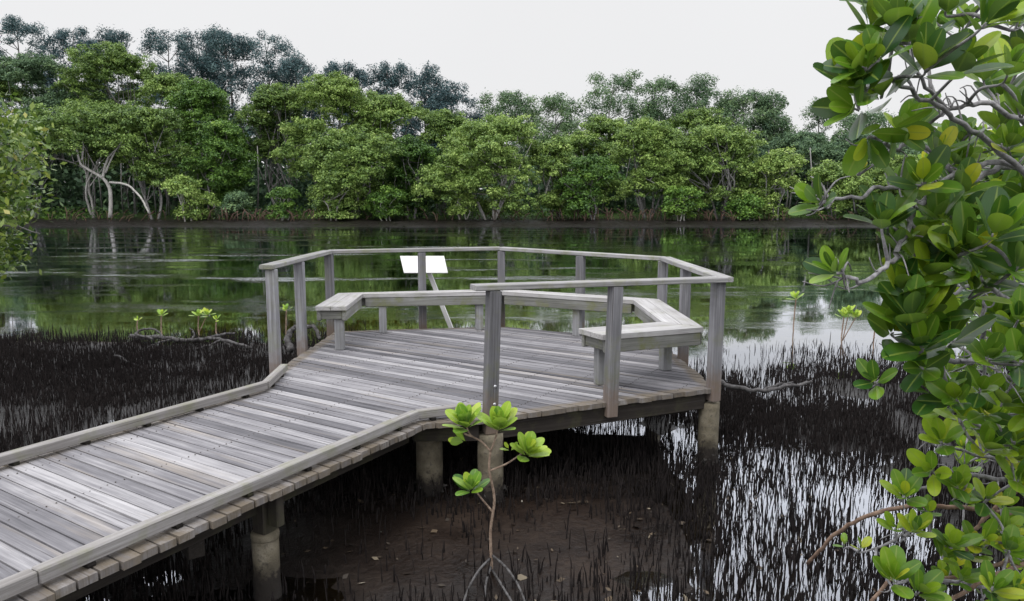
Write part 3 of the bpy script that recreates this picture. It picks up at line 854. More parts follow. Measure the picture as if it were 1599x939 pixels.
tipsB = [T(1412, 775, 2.4, (-.3, -.4, .8), 8, .10), T(1428, 830, 2.35, (0, -.4, .9), 8, .085), T(1398, 825, 2.4, (-.2, -.4, .9), 5, .07),
         T(1345, 855, 2.4, (0, -.3, .9), 4, .05), T(1318, 850, 2.5, (-.3, -.2, .8), 3, .045), T(1395, 905, 2.2, (-.2, -.4, .9), 8, .11),
         T(1435, 925, 2.2, (.2, -.5, .7), 7, .10), T(1470, 690, 2.4, (-.4, -.4, .7), 7, .11), T(1455, 735, 2.4, (-.5, -.5, .4), 6, .10),
         T(1500, 650, 2.3, (-.2, -.4, .8), 7, .11), T(1540, 700, 2.3, (0, -.5, .7), 7, .11), T(1585, 690, 2.3, (0, -.5, .7), 7, .12),
         T(1590, 750, 2.3, (-.1, -.6, .5), 7, .11), T(1480, 850, 2.4, (.1, -.5, .7), 6, .075), T(1540, 780, 2.4, (-.1, -.5, .7), 6, .085),
         T(1575, 860, 2.3, (-.1, -.5, .8), 7, .09), T(1550, 920, 2.2, (0, -.5, .8), 8, .10), T(1595, 930, 2.2, (0, -.5, .8), 7, .10),
         T(1470, 640, 2.4, (-.6, -.4, .6), 6, .09), T(1450, 800, 2.5, (-.2, -.5, .7), 5, .06), T(1500, 905, 2.4, (0, -.5, .7), 6, .085), T(1520, 850, 2.5, (0, -.5, .8), 5, .07)]
for k in range(80):
    y = rnd.uniform(620, 960); x = rnd.uniform(float(np.interp(y, BY, BX)) + 70, 1690)
    tipsB.append(T(x, y, rnd.uniform(2.3, 3.0), (rnd.uniform(-.5, .3), rnd.uniform(-.8, -.2), rnd.uniform(.4, 1)), rnd.choice((5, 6, 7)), rnd.uniform(.07, .10)))
rootsB = [B([(1262, 880, 3.0), (1300, 838, 2.85), (1350, 808, 2.75), (1410, 793, 2.7), (1480, 791, 2.7), (1560, 800, 2.75), (1660, 830, 2.8)], .0075, .0095),
          B([(1475, 875, 2.6), (1520, 828, 2.6), (1575, 775, 2.65), (1640, 720, 2.7)], .007, .008),
          B([(1470, 945, 2.4), (1540, 905, 2.45), (1600, 880, 2.5), (1660, 860, 2.6)], .007, .008),
          B([(1485, 885, 2.6), (1530, 840, 2.62), (1580, 800, 2.65)], .007, .008), B([(1360, 940, 2.4), (1400, 900, 2.45), (1470, 905, 2.5), (1560, 880, 2.55), (1650, 840, 2.7)], .006, .008)]
near_shrub(trunkB, 'low mangrove at lower right corner with small yellow green leaf clusters and arching brown roots', brB, tipsB, M['leaf_near'], 33, .09, (.58, .18), .003, rootsB)

trunkC = (4.5, 5.0, .0)
brC = [([Vector(trunkC), Vector((4.3, 5.0, .9)), Vector((4.0, 4.9, 1.5)), at(1640, 420, 4.8)], .06, .03)]
for k in range(14):
    y = 215 + k * 32
    brC.append(B([(1660, 420 + (y - 420) * .4, 4.8), (1600, y + rnd.uniform(-20, 20), 4.6), (1530, y + rnd.uniform(-25, 25), 4.4), (1470, y + rnd.uniform(-25, 25), 4.3)], .013, .004))
tipsC = []
for k in range(270):
    y = rnd.uniform(200, 720); x = rnd.uniform(float(np.interp(y, BY, BX)) + 45, 1720)
    tipsC.append(T(x, y, rnd.uniform(4.0, 5.2), (rnd.uniform(-.6, .3), rnd.uniform(-.8, -.1), rnd.uniform(.4, 1)), 6, rnd.uniform(.075, .115)))
near_shrub(trunkC, 'bushy mangrove with dense small leaves standing behind the big-leaved one at right edge', brC, tipsC, M['leaf_near'], 44, .09, (.52, .20), .0035)

# ---- seedling in front of the platform
sd_ = empty('mangrove_seedling', (-.13, 4.42, .05)); tag(sd_, 'young mangrove seedling with four bright green leaf clusters in front of the platform', 'seedling')
Yd = 4.42
m_ = MB()
m_.tube(curve_pts([at(768, 893, Yd), at(766, 830, Yd), at(772, 780, Yd), at(764, 735, Yd), at(766, 705, Yd)], 5), taper(21, .010, .007), 8)
for pts in ([(766, 705), (775, 680), (780, 655)], [(766, 705), (752, 690), (735, 680), (728, 665)], [(766, 735), (790, 725), (810, 712), (825, 700)], [(770, 800), (757, 785), (745, 770), (738, 760)], [(738, 682), (726, 678), (718, 670)]):
    c = curve_pts([at(x, y, Yd + .02 * k_) for k_, (x, y) in enumerate(pts)], 4); m_.tube(c, taper(len(c), .007, .0045), 6)
m_.build('stem', M['stem'], sd_, True)
fm = MB(); rs = random.Random(8)
rosette(fm, at(779, 668, Yd - .02), (.05, -.35, 1), 18, .16, rs, (.66, .18), (.05, .95))
rosette(fm, at(728, 664, Yd + .02), (-.2, -.35, 1), 17, .16, rs, (.58, .2), (.1, 1.0))
rosette(fm, at(722, 690, Yd), (-.8, -.3, .3), 2, .12, rs, (.5, .2))
rosette(fm, at(824, 708, Yd), (.25, -.4, .9), 16, .145, rs, (.62, .2), (.1, 1.1))
rosette(fm, at(795, 702, Yd), (-.5, -.4, .8), 2, .08, rs, (.7, .1))
rosette(fm, at(735, 764, Yd), (.0, -.4, .9), 12, .125, rs, (.45, .2), (.2, 1.0))
fm.build('foliage', M['leaf_seed'], sd_, True)
rm = MB()
for pts in ([(766, 872), (750, 888), (734, 914), (722, 950)], [(769, 868), (788, 884), (808, 912), (822, 950)], [(768, 890), (778, 905), (790, 925), (800, 945)], [(767, 885), (760, 905), (757, 930)]):
    P = [at(x, y, Yd - .135 * k_) for k_, (x, y) in enumerate(pts)]
    P.append(Vector((P[-1].x, P[-1].y - .03, -.12)))
    c = curve_pts(P, 4); rm.tube(c, taper(len(c), .008, .007), 7)
rm.build('prop_roots', M['drift'], sd_, True)

# ---- small seedlings standing in the shallows
def sprout(px, ptop, Yv, n, L_, label, seed, two=False):
    rs = random.Random(seed); L_ *= .95
    top = at(px, ptop, Yv)
    g0 = float(ground_h(np.array([top.x]), np.array([Yv]))[0])
    o = empty('mangrove_sprout', (top.x, Yv, g0)); tag(o, label, 'seedling', 'small mangrove seedlings in the shallows')
    s_ = MB(); s_.tube(curve_pts([(top.x + .02, Yv, g0 - .05), (top.x - .02, Yv, g0 + .15), top], 4), .011, 6); 
    f_ = MB(); rosette(f_, top, (rs.uniform(-.2, .2), -.2, 1), n, L_, rs, (.62, .15), (.3, 1.2))
    if two:
        for dx, dz in two:
            p = top + Vector((dx, .05, dz)); s_.tube(curve_pts([(top.x, Yv, g0 + .12), p], 3), .009, 6)
            rosette(f_, p, (rs.uniform(-.2, .2), -.2, 1), n, L_, rs, (.72, .15), (.3, 1.2))
    s_.build('stem', M['stem'], o, True); f_.build('foliage', M['leaf_seed'], o, True)
sprout(1243, 466, 13.2, 9, .17, 'lone yellow green seedling in bright water right of the platform', 1)
sprout(1318, 494, 12.0, 9, .17, 'forked seedling with two leaf tufts in water beside the right mangroves', 2, [(.22, -.02), (.10, .06)])
sprout(1368, 502, 11.6, 6, .12, 'small single tuft seedling nearest the right mangroves', 3)
sprout(215, 500, 13.0, 3, .10, 'thin faint seedling furthest left in the olive shallows', 4)
sprout(252, 492, 12.8, 6, .14, 'seedling with one drooping tuft behind the fallen branch', 5)
sprout(310, 493, 12.8, 8, .15, 'double tufted seedling, brightest behind the fallen branch at left', 6, [(.13, .01)])
sprout(338, 499, 12.7, 4, .11, 'small seedling between the double tufted one and the left railing', 7)
sprout(447, 484, 11.8, 6, .14, 'seedling showing between the first two railing posts at left', 8)

# ---- fallen branches
def fallen(name, label, strokes):
    rs = random.Random(len(label))
    p0 = strokes[0][0]
    o = None; m_ = MB()
    allp = []
    for (pts, r0, r1) in strokes:
        c = wobble(curve_pts(pts, 6), .012, rs); m_.tube(c, taper(len(c), r0, r1), 7)
    o = m_.build(name, M['drift'], None, True); tag(o, label, 'driftwood')
fallen('fallen_branch', 'forked dead grey branch lying on mud in front of the left seedlings', [
    ([at(205, 526, 12.3), at(250, 527, 12.0), at(290, 532, 11.8), at(330, 529, 11.7), at(360, 534, 11.5), at(392, 544, 11.3)], .040, .022),
    ([at(240, 530, 12.0), at(212, 522, 12.2), at(228, 514, 12.3), at(246, 517, 12.2), at(255, 528, 12.0)], .024, .013),
    ([at(330, 528, 11.7), at(345, 523, 11.8), at(366, 521, 12.0)], .032, .014),
    ([at(350, 533, 11.6), at(370, 546, 11.4), at(388, 548, 11.3)], .024, .013),
    ([at(300, 532, 11.8), at(303, 520, 11.9), at(296, 512, 12.0)], .017, .008),
    ([at(268, 529, 11.9), at(240, 538, 11.6), at(222, 546, 11.4)], .017, .008), ([at(345, 531, 11.6), at(322, 541, 11.4), at(300, 545, 11.3)], .017, .008)])
fallen('fallen_log', 'grey driftwood log lying in the water right of the platform corner', [
    ([at(1120, 595, 7.9), at(1150, 606, 7.8), at(1190, 610, 7.8), at(1230, 604, 7.9), at(1268, 596, 8.0)], .028, .016),
    ([at(1190, 610, 7.8), at(1215, 600, 8.0), at(1240, 597, 8.1)], .014, .008)])
fallen('fallen_twig', 'thin dark twig lying between root spikes far left of the boardwalk', [
    ([at(180, 555, 10.6), at(215, 572, 10.2), at(235, 585, 9.8)], .018, .01)])
# curved dark root standing behind second post
fallen('curved_branch', 'curved dark dead branch standing behind the left railing posts', [
    ([at(455, 548, 9.6), at(449, 530, 9.7), at(456, 516, 9.8), at(470, 510, 9.8), at(490, 512, 9.7), at(500, 530, 9.6)], .05, .02)])

# ---- tree reaching in from the left
def quads(P, Nn, size, asp, rnd_):
    """leaf quads at P (n,3) facing Nn, returns V,F"""
    n = len(P)
    t_ = rnd_.normal(size=(n, 3)); t_ -= (t_ * Nn).sum(1, keepdims=True) * Nn
    t_ /= np.linalg.norm(t_, axis=1, keepdims=True) + 1e-9
    b_ = np.cross(Nn, t_)
    s = (size * np.ones(n))[:, None]; a = s * asp
    V_ = np.stack([P - t_ * s, P + b_ * a - t_ * s * .1, P + t_ * s, P - b_ * a - t_ * s * .1], 1).reshape(-1, 3)
    F_ = np.arange(4 * n).reshape(-1, 4)
    return V_, F_
def unit(a): return a / (np.linalg.norm(a, axis=1, keepdims=True) + 1e-9)

lt = empty('leafy_tree', (-7.6, 8.8, 0)); tag(lt, 'leafy tree with small yellow green leaves reaching in at the left edge', 'tree')
r2 = np.random.default_rng(3)
m_ = MB(); tp_ = []
for k in range(16):
    e = at(random.uniform(-120, 70), random.uniform(180, 400), random.uniform(8.2, 9.4)); tp_.append(e)
    c = curve_pts([(-7.6, 8.8, 0), (-7.5, 8.8, 1.2), Vector((-7.2, 8.8, 1.6)).lerp(e, .5) + Vector((0, 0, random.uniform(-.2, .3))), e], 5)
    m_.tube(wobble(c, .02, random), taper(len(c), .03, .006), 6)
m_.build('trunk', M['bark_grey'], lt, True)
Ps = []
for k in range(150):
    y = r2.uniform(165, 415)
    xm = np.interp(y, [165, 180, 200, 225, 260, 290, 330, 350, 370, 400, 415], [8, 35, 68, 78, 66, 68, 75, 66, 55, 30, 12])
    c = np.array(at(r2.uniform(-150, xm - 8), y, r2.uniform(8.0, 9.5)))
    Ps.append(c + r2.normal(size=(46, 3)) * np.array([.12, .16, .10]))
Ps = np.concatenate(Ps)
Nn = unit(r2.normal(size=Ps.shape) + np.array([0, -.3, .6]))
Vq, Fq = quads(Ps, Nn, r2.uniform(.032, .06, len(Ps)), .46, r2)
np_obj('foliage', Vq, Fq, M['leaf_left'], lt, np.repeat(np.clip(r2.normal(.45, .2, len(Ps)), 0, 1), 4))

# ------------------------------------------------------------------ trees on the far bank
def gz(x, y): return float(ground_h(np.array([float(x)]), np.array([float(y)]))[0])
def far_tree(name, label, px, top, wpx, Yv, mat, bark, seed, low=.15, style='clump', lean=0, group='trees on the far bank', stems=3, dens=1.0, bright=0.0, limbs=None, cat='tree'):
    r_ = np.random.default_rng(seed); rs = random.Random(seed)
    tp = at(px, top, Yv); x0 = tp.x; g0 = gz(x0, Yv)
    H = tp.z - g0; W_ = wpx * Yv / F
    root = empty(name, (x0, Yv, g0)); tag(root, label, cat, group)
    cl = []
    if style == 'clump':
        nl = int(np.clip(.17 * W_ * H * dens, 6, 17))
        for k_ in range(nl):
            u = (k_ + r_.uniform(.1, .9)) / nl
            z_ = low + (1 - low) * u
            prof = math.sin(math.pi * min(1, (u * .72 + .22))) ** .7
            rl = min(W_ * .3, r_.uniform(.75, 1.25) * (.14 * W_ + .55))
            rad = max(0, W_ / 2 * prof - rl * .7) * math.sqrt(r_.uniform(.05, 1)); an = r_.uniform(0, 2 * math.pi)
            lx, ly = x0 + lean * u + rad * math.cos(an), Yv + rad * math.sin(an) * .8
            lz = g0 + min(max(.25 * rl, z_ * H), H - rl * .95)
            for q in range(int(7 + 6.5 * rl * rl)):
                d = r_.normal(size=3); d /= np.linalg.norm(d)
                if d[2] < -.30: d[2] *= -.6
                rr_ = rl * r_.uniform(.62, 1.08)
                rc = r_.uniform(.32, .68) * (.75 + .25 * min(1.4, rl))
                cl.append((lx + d[0] * rr_, ly + d[1] * rr_, max(g0 + .3, lz + d[2] * rr_ * .85), rc))
        per = 105
        size = (.085, .16); asp = .55; flat = .75
    else:
        n = int(np.clip(24 + W_ * H * .85 * dens, 30, 120))
        for k_ in range(n):
            u = r_.random() ** .8; z_ = low + (1 - low) * u
            prof = math.sin(math.pi * (.16 + .74 * u)) ** .6
            rad = (W_ / 2) * prof * math.sqrt(r_.uniform(.02, 1)); an = r_.uniform(0, 2 * math.pi)
            rc = r_.uniform(.55, 1.15)
            cl.append((x0 + rad * math.cos(an) + .5 * math.sin(u * 5 + seed), Yv + rad * math.sin(an), g0 + z_ * H - rc * .6, rc))
        per = 130; size = (.11, .21); asp = .34; flat = .85
    bright += r_.uniform(-.09, .09)
    P_ = []; N_ = []; T_ = []
    for (cx, cy, cz, rc) in cl:
        m = int(per * (rc / .8) ** 1.6) + 14
        d = unit(r_.normal(size=(m, 3)))
        if style == 'clump': d[:, 2] = np.where(d[:, 2] < -.35, -d[:, 2] * .8, d[:, 2])
        rad = rc * (r_.uniform(.35, 1, m) ** .5)[:, None] * (1 + .25 * r_.normal(size=(m, 1)))
        p = np.array([cx, cy, cz]) + d * rad * np.array([1, 1, flat])
        P_.append(p)
        N_.append(unit(d * .8 + np.array([0, 0, .55]) + r_.normal(size=(m, 3)) * .55))
        T_.append(np.clip(r_.normal(.44 + bright, .10) + r_.normal(0, .13, m), 0, 1))
    P_ = np.concatenate(P_); N_ = np.concatenate(N_); T_ = np.concatenate(T_)
    P_[:, 2] = np.maximum(P_[:, 2], g0 + .15)
    V_, F_ = quads(P_, N_, r_.uniform(size[0], size[1], len(P_)), asp, r_)
    np_obj('crown', V_, F_, mat, root, np.repeat(T_, 4))
    # trunk and limbs reaching into the clumps
    mb_ = MB()
    if style == 'clump':
        for k_ in range(stems):
            a = rs.uniform(0, 6.28); bx = x0 + math.cos(a) * .35; by = Yv + math.sin(a) * .35
            mid = Vector((x0 + lean * .3 + math.cos(a) * W_ * .16, Yv + math.sin(a) * W_ * .1, g0 + H * rs.uniform(.3, .45)))
            tg = cl[rs.randrange(len(cl))]; e = Vector(tg[:3])
            c = wobble(curve_pts([(bx, by, g0 - .2), Vector((bx, by, g0)).lerp(mid, .5) + Vector((rs.uniform(-.4, .4), 0, 0)), mid, mid.lerp(e, .6) + Vector((rs.uniform(-.5, .5), 0, .2)), e], 4), .04, rs)
            r0 = .05 + .008 * H
            mb_.tube(c, taper(len(c), r0, .03), 7)
            for q in range(7):
                tg = cl[rs.randrange(len(cl))]; e = Vector(tg[:3]); s_ = c[rs.randrange(4, len(c) - 3)]
                if e.z < s_.z - .5: continue
                c2 = wobble(curve_pts([s_, s_.lerp(e, .5) + Vector((rs.uniform(-.4, .4), rs.uniform(-.3, .3), rs.uniform(-.1, .5))), e], 4), .03, rs)
                mb_.tube(c2, taper(len(c2), r0 * .45, .02), 5)
    else:
        c = wobble(curve_pts([(x0, Yv, g0 - .2), (x0 + rs.uniform(-.3, .3), Yv, g0 + H * .35), (x0 + .5 * math.sin(3 + seed), Yv, g0 + H * .65), (x0 + .5 * math.sin(5 + seed), Yv, g0 + H * .97)], 6), .05, rs)
        mb_.tube(c, taper(len(c), .10 + .007 * H, .03), 7)
        for q in range(26):
            tg = cl[rs.randrange(len(cl))]; e = Vector(tg[:3])
            s_ = min(c, key=lambda p: abs(p.z - (e.z - 1.5)))
            c2 = curve_pts([s_, s_.lerp(e, .55) + Vector((0, 0, .1)), e], 3); mb_.tube(c2, taper(len(c2), .05, .02), 5)
    if limbs:
        for pts, r0, r1 in limbs:
            c = wobble(curve_pts(pts, 5), .03, rs); mb_.tube(c, taper(len(c), r0, r1), 7)
    mb_.build('trunk', bark, root, True)
    return root

O_, DG, BL, DU = M['leaf_olive'], M['leaf_deep'], M['leaf_haze'], M['leaf_dull']
BG, BP, BK = M['bark_grey'], M['bark_pale'], M['bark_dark']
sd0 = 100
def FT(*a, **k):
    global sd0
    sd0 += 1; return far_tree(*a[:1], *a[1:], seed=sd0, **k)
G1, G2, G3, G4 = 'tall dark trees on the skyline', 'back row of trees on the far bank', 'front row of mangroves on the far bank', 'low bushes at the far water edge'
# tall dark she-oaks, haze tint in the leaf colour, on the skyline, left to right
for (px, tp, wd, Yv, lb) in [
    (28, 26, 100, 104, 'tall dark blue green tree at the top left corner of the skyline'),
    (112, 40, 80, 102, 'tall dark tree, second from left corner on the skyline'),
    (165, 44, 70, 104, 'narrow dark tree just right of the two in the left corner'),
    (258, 48, 95, 102, 'dark blue green tree starting the tall skyline cluster left of centre'),
    (308, 50, 80, 105, 'dark tree second in the tall skyline cluster left of centre'),
    (352, 44, 80, 102, 'dark tree with open gaps in the middle of the skyline cluster'),
    (418, 52, 100, 103, 'broad dark tree, fourth in the tall skyline cluster'),
    (464, 84, 60, 100, 'shorter dark tree stepping down at right end of the skyline cluster'),
    (532, 94, 85, 102, 'low dark tree in the skyline dip above the rounded olive mangrove'),
    (600, 94, 80, 100, 'sparse dark tree with see-through crown left of the skyline notch'),
    (658, 100, 62, 100, 'ragged dark tree standing up just left of the skyline notch'),
    (702, 128, 80, 98, 'dark tree sloping down to the bright skyline notch')]:
    FT('skyline_tree', lb, px, tp, wd * 1.2, Yv, BL, BK, style='fine', low=.3, group=G1, dens=1.35 if px not in (600, 658) else .75)
# right-hand back row
for (px, tp, wd, Yv, lb, kw) in [
    (800, 143, 130, 94, 'rounded dull green tree beside the bright skyline notch on its right', {}),
    (872, 148, 100, 95, 'dull green tree right of the notch, behind the pale front mangrove', {}),
    (958, 110, 130, 96, 'highest tree right of centre with bare grey branches showing in its crown', dict(dens=.55)),
    (1020, 122, 90, 95, 'dull green tree between the two highest ones right of centre', {}),
    (1085, 118, 125, 96, 'broad dark topped tree, second highest right of centre', dict(dens=.8)),
    (1160, 142, 100, 95, 'dull tree stepping down right of the broad dark topped one', {}),
    (1212, 143, 64, 94, 'narrow pointed dull tree near the right end of the skyline', {}),
    (1284, 150, 70, 96, 'thin sparse tree at right end of the skyline beside the near mangrove leaves', dict(dens=.4)),
    (1350, 175, 120, 94, 'dull tree half hidden by the near mangrove leaves at right', {}),
    (1450, 190, 150, 94, 'dull tree mostly hidden behind the near mangrove at right', {})]:
    FT('back_tree', lb, px, tp, wd, Yv, DU, BG, style='fine', low=.15, group=G2, bright=.08, **{**dict(dens=1.4), **kw})
# middle canopy
for (px, tp, wd, Yv, mt, lb, kw) in [
    (-40, 100, 200, 88, O_, 'dense olive tree at left frame edge above the small leafy tree', {}),
    (55, 82, 190, 89, DU, 'large dull olive tree below the dark corner trees at left', {}),
    (172, 70, 200, 90, O_, 'tallest olive tree at left, rising to the skyline', {}),
    (262, 112, 150, 88, O_, 'olive tree sloping down right of the tallest left one', {}),
    (318, 124, 160, 84, DG, 'rounded deep green tree below the tall dark skyline cluster', dict(low=.1)),
    (432, 132, 140, 86, O_, 'grey green tree with a row of thin vertical trunks beneath it', dict(low=.42, stems=5)),
    (512, 117, 210, 84, O_, 'big rounded olive mangrove under the skyline dip left of centre', dict(bright=.06)),
    (612, 143, 170, 83, O_, 'olive mangrove right of the big rounded one', {}),
    (690, 168, 120, 82, O_, 'olive mangrove below the bright skyline notch', {}),
    (940, 182, 140, 86, O_, 'olive tree in the second row right of centre', {}),
    (1090, 168, 160, 86, O_, 'olive tree in the second row below the broad dark topped one', {}),
    (1240, 205, 150, 85, DU, 'dull olive tree in the second row near the right mangroves', {}),
    (1345, 205, 150, 84, DU, 'dull tree with pale bare upright stems behind the near leaf tip at right', dict(stems=4)),
    (1500, 210, 190, 84, DU, 'dull olive tree behind the near mangroves at the right frame edge', {}),
    (1640, 210, 190, 84, DU, 'olive tree cut by the right frame edge behind the near mangroves', {})]:
    FT('bank_tree', lb, px, tp, wd, Yv, mt, BG, group=G2, **kw)
# front row at the waterline
La = [([at(172, 340, 74), at(172, 300, 74), at(160, 278, 74), at(128, 258, 74), at(118, 232, 74), at(95, 220, 74)], .20, .07),
      ([at(160, 278, 74), at(170, 245, 74.5), at(195, 225, 74.5)], .15, .05), ([at(128, 250, 74), at(130, 225, 74), at(122, 205, 74)], .10, .04),
      ([at(172, 285, 73.8), at(200, 290, 73.5), at(222, 312, 73), at(232, 333, 72.5)], .12, .08), ([at(165, 270, 74), at(178, 240, 74), at(190, 222, 74)], .10, .04)]
for (px, tp, wd, Yv, mt, lb, kw) in [
    (-60, 190, 150, 76, O_, 'mangrove at the waterline at the left frame edge', {}),
    (40, 200, 120, 78, DU, 'dull mangrove at the waterline behind the small leafy tree', dict(low=.3)),
    (135, 160, 210, 77, O_, 'mangrove with pale twisted bare limbs over the water at left', dict(low=.50, limbs=La, stems=2)),
    (232, 165, 120, 76, O_, 'mangrove just right of the pale twisted limbs', dict(low=.3)),
    (340, 190, 120, 78, DG, 'deep green mangrove at the waterline behind the pale round bush', dict(low=.08)),
    (545, 200, 190, 75, O_, 'wide olive mangrove spreading over the water left of the sign', dict(low=.06, bright=.03)),
    (640, 215, 110, 77, DG, 'dark mangrove in shade behind the sign', dict(low=.06)),
    (765, 178, 230, 74, O_, 'largest pale mangrove with fanned trunks at the waterline in the centre', dict(low=.05, bright=.14, stems=6)),
    (868, 215, 110, 76, O_, 'narrow mangrove on the right flank of the largest pale one', dict(low=.08, bright=.05)),
    (930, 240, 110, 73.5, DG, 'rounded deep green mangrove above tangled red roots', dict(low=.05, bright=.05)),
    (1015, 185, 160, 77, O_, 'tall mangrove with thin pale stems right of the deep green round one', dict(low=.22, stems=6, bright=.05)),
    (1130, 195, 170, 76, O_, 'broad mangrove with many thin stems left of the near leaf tip', dict(low=.18, stems=6, bright=.04)),
    (1215, 235, 120, 74.5, O_, 'low pale mangrove at the waterline beside the near leaf tip', dict(low=.08, bright=.12)),
    (1310, 250, 130, 76, O_, 'mangrove at the waterline behind the leftmost near leaf tip', {}),
    (1430, 240, 150, 76, O_, 'mangrove at the waterline hidden behind the near shrub', {}),
    (1580, 240, 180, 76, DU, 'mangrove at the waterline at the right frame edge', {})]:
    FT('waterside_mangrove', lb, px, tp, wd, Yv, mt, BG if px not in (135, 765) else BP, group=G3, **{**dict(dens=1.4), **kw})
for (px, tp, wd, Yv, mt, lb, kw) in [
    (290, 276, 95, 71.8, O_, 'pale round bush drooping to the water right of the twisted limbs', dict(bright=.16)),
    (442, 292, 45, 73, DG, 'small green bush below the row of thin vertical trunks', dict(bright=.12)),
    (520, 276, 85, 72.5, O_, 'green bush below the wide olive mangrove', dict(bright=.08)),
    (603, 292, 75, 72.5, DG, 'low green bush at the water edge left of the sign', dict(bright=.12)),
    (722, 285, 50, 73, O_, 'small bush at left foot of the largest pale mangrove', dict(bright=.05)),
    (1066, 290, 72, 72.5, DG, 'rounded bright bush below the tall thin stemmed mangrove', dict(bright=.14)),
    (1172, 304, 60, 72.8, DG, 'low bush at the water edge under the broad thin stemmed mangrove', dict(bright=.1)),
    (370, 300, 60, 75, DU, 'dull brownish bush on the bank right of the pale round bush', {})]:
    FT('waterside_bush', lb, px, tp, wd, Yv, mt, BP, low=.0, group=G4, stems=3, dens=1.3, cat='bush', **kw)

# thin vertical trunks under the grey green tree
for k, (px, tpy) in enumerate([(402, 215), (418, 225), (428, 220), (440, 230), (452, 228), (470, 235)]):
    pass
# dense wood behind the rows
r3 = np.random.default_rng(12)
n = 70000
xx = r3.uniform(-130, 150, n); yy = r3.uniform(97, 112, n)
hh = 7.5 + 3 * fbm(xx * .12, yy * .1, 4, 3) + 3.5 * sstep(-10, -50, xx)
zz = .8 + hh * r3.uniform(0, 1, n) ** 1.3
P_ = np.stack([xx, yy, zz], 1); N_ = unit(r3.normal(size=(n, 3)) + np.array([0, -.2, .5]))
V_, F_ = quads(P_, N_, r3.uniform(.35, .6, n), .6, r3)
n2_ = 26000
x2 = r3.uniform(-110, 120, n2_); y2 = r3.uniform(85, 96, n2_); z2 = ground_h(x2, y2) + 5.2 * r3.uniform(0, 1, n2_) ** 1.2
P2 = np.stack([x2, y2, z2], 1); V2, F2 = quads(P2, unit(r3.normal(size=(n2_, 3)) + np.array([0, -.3, .3])), r3.uniform(.28, .5, n2_), .6, r3)
F_ = np.concatenate([F_, F2 + len(V_)]); V_ = np.concatenate([V_, V2]); n = n + n2_
fw = np_obj('dense_wood', V_, F_, DU, None, np.repeat(np.clip(r3.normal(.3, .12, n), 0, 1), 4)); tag(fw, 'dense dark wood filling the gaps behind the far bank trees', 'wood', kind='stuff')
# thin trunks deep in the wood
tm = MB()
for k in range(150):
    x = r3.uniform(-75, 70); y = r3.uniform(78, 92); g0 = gz(x, y); h = r3.uniform(4, 8)
    tm.tube([(x, y, g0 - .2), (x + r3.uniform(-.3, .3), y, g0 + h * .5), (x + r3.uniform(-.6, .6), y, g0 + h)], [.10, .08, .05], 5)
to = tm.build('slender_trunks', BG, None, True); tag(to, 'slender grey trunks crowded in the shade under the far bank trees', 'tree trunks', kind='stuff')
# root tangle and undergrowth along the far bank
tm = MB()
for k in range(330):
    x = r3.uniform(-62, 62); x = x if r3.random() < .6 else r3.choice([10.5, -27, 22, -22]) + r3.normal() * 3
    y = r3.uniform(72.2, 75.5); g0 = gz(x, y); s = r3.uniform(.4, 1.2); dx = r3.uniform(-1, 1)
    tm.tube([(x, y, g0 + s), (x + dx * .6, y - .4, g0 + s * .7), (x + dx, y - .7, g0 - .1)], [.05, .045, .035], 5)
to = tm.build('root_tangle', M['rootbank'], None, True); tag(to, 'tangle of reddish brown roots along the far water edge', 'roots', kind='stuff')
n = 16000
xx = r3.uniform(-75, 75, n); yy = r3.uniform(74.5, 84, n); 
keep = fbm(xx * .25, yy * .25, 31, 3) > .46
xx, yy = xx[keep], yy[keep]; n = len(xx)
zz = ground_h(xx, yy) + r3.uniform(0, 1, n) ** 1.5 * 1.1
P_ = np.stack([xx, yy, zz], 1); N_ = unit(r3.normal(size=(n, 3)) + np.array([0, -.5, .6]))
V_, F_ = quads(P_, N_, r3.uniform(.10, .22, n), .35, r3)
ug = np_obj('undergrowth', V_, F_, DG, None, np.repeat(np.clip(r3.normal(.4, .15, n), 0, 1), 4)); tag(ug, 'low green undergrowth on the far bank beneath the trees', 'undergrowth', kind='stuff')

# ------------------------------------------------------------------ fallen leaves and chips on the mud
t = NT('mud_litter')
c = t.ramp(t.attr('tint'), [(.0, (.02, .016, .013)), (.5, (.09, .065, .04)), (.8, (.20, .17, .12)), (1, (.5, .48, .46))])
M['litter'] = t.done(t.principled(c, .6, .3).outputs[0])
rl_ = np.random.default_rng(17)
n = 300
lx_ = rl_.uniform(-1.6, 2.6, n); ly_ = rl_.uniform(3.9, 6.6, n)
lz_ = np.maximum(ground_h(lx_, ly_), 0) + .010
LP = np.stack([lx_, ly_, lz_], 1)
LV, LF = quads(LP, unit(rl_.normal(size=(n, 3)) * .35 + np.array([0, 0, 1.])), rl_.gamma(3, .007, n).clip(.006, .05), .5, rl_)
lo = np_obj('leaf_litter', LV, LF, M['litter'], None, np.repeat(rl_.beta(1.3, 2.2, n), 4)); tag(lo, 'scattered fallen leaves and pale chips on the wet mud below the platform', 'leaf litter', kind='stuff')

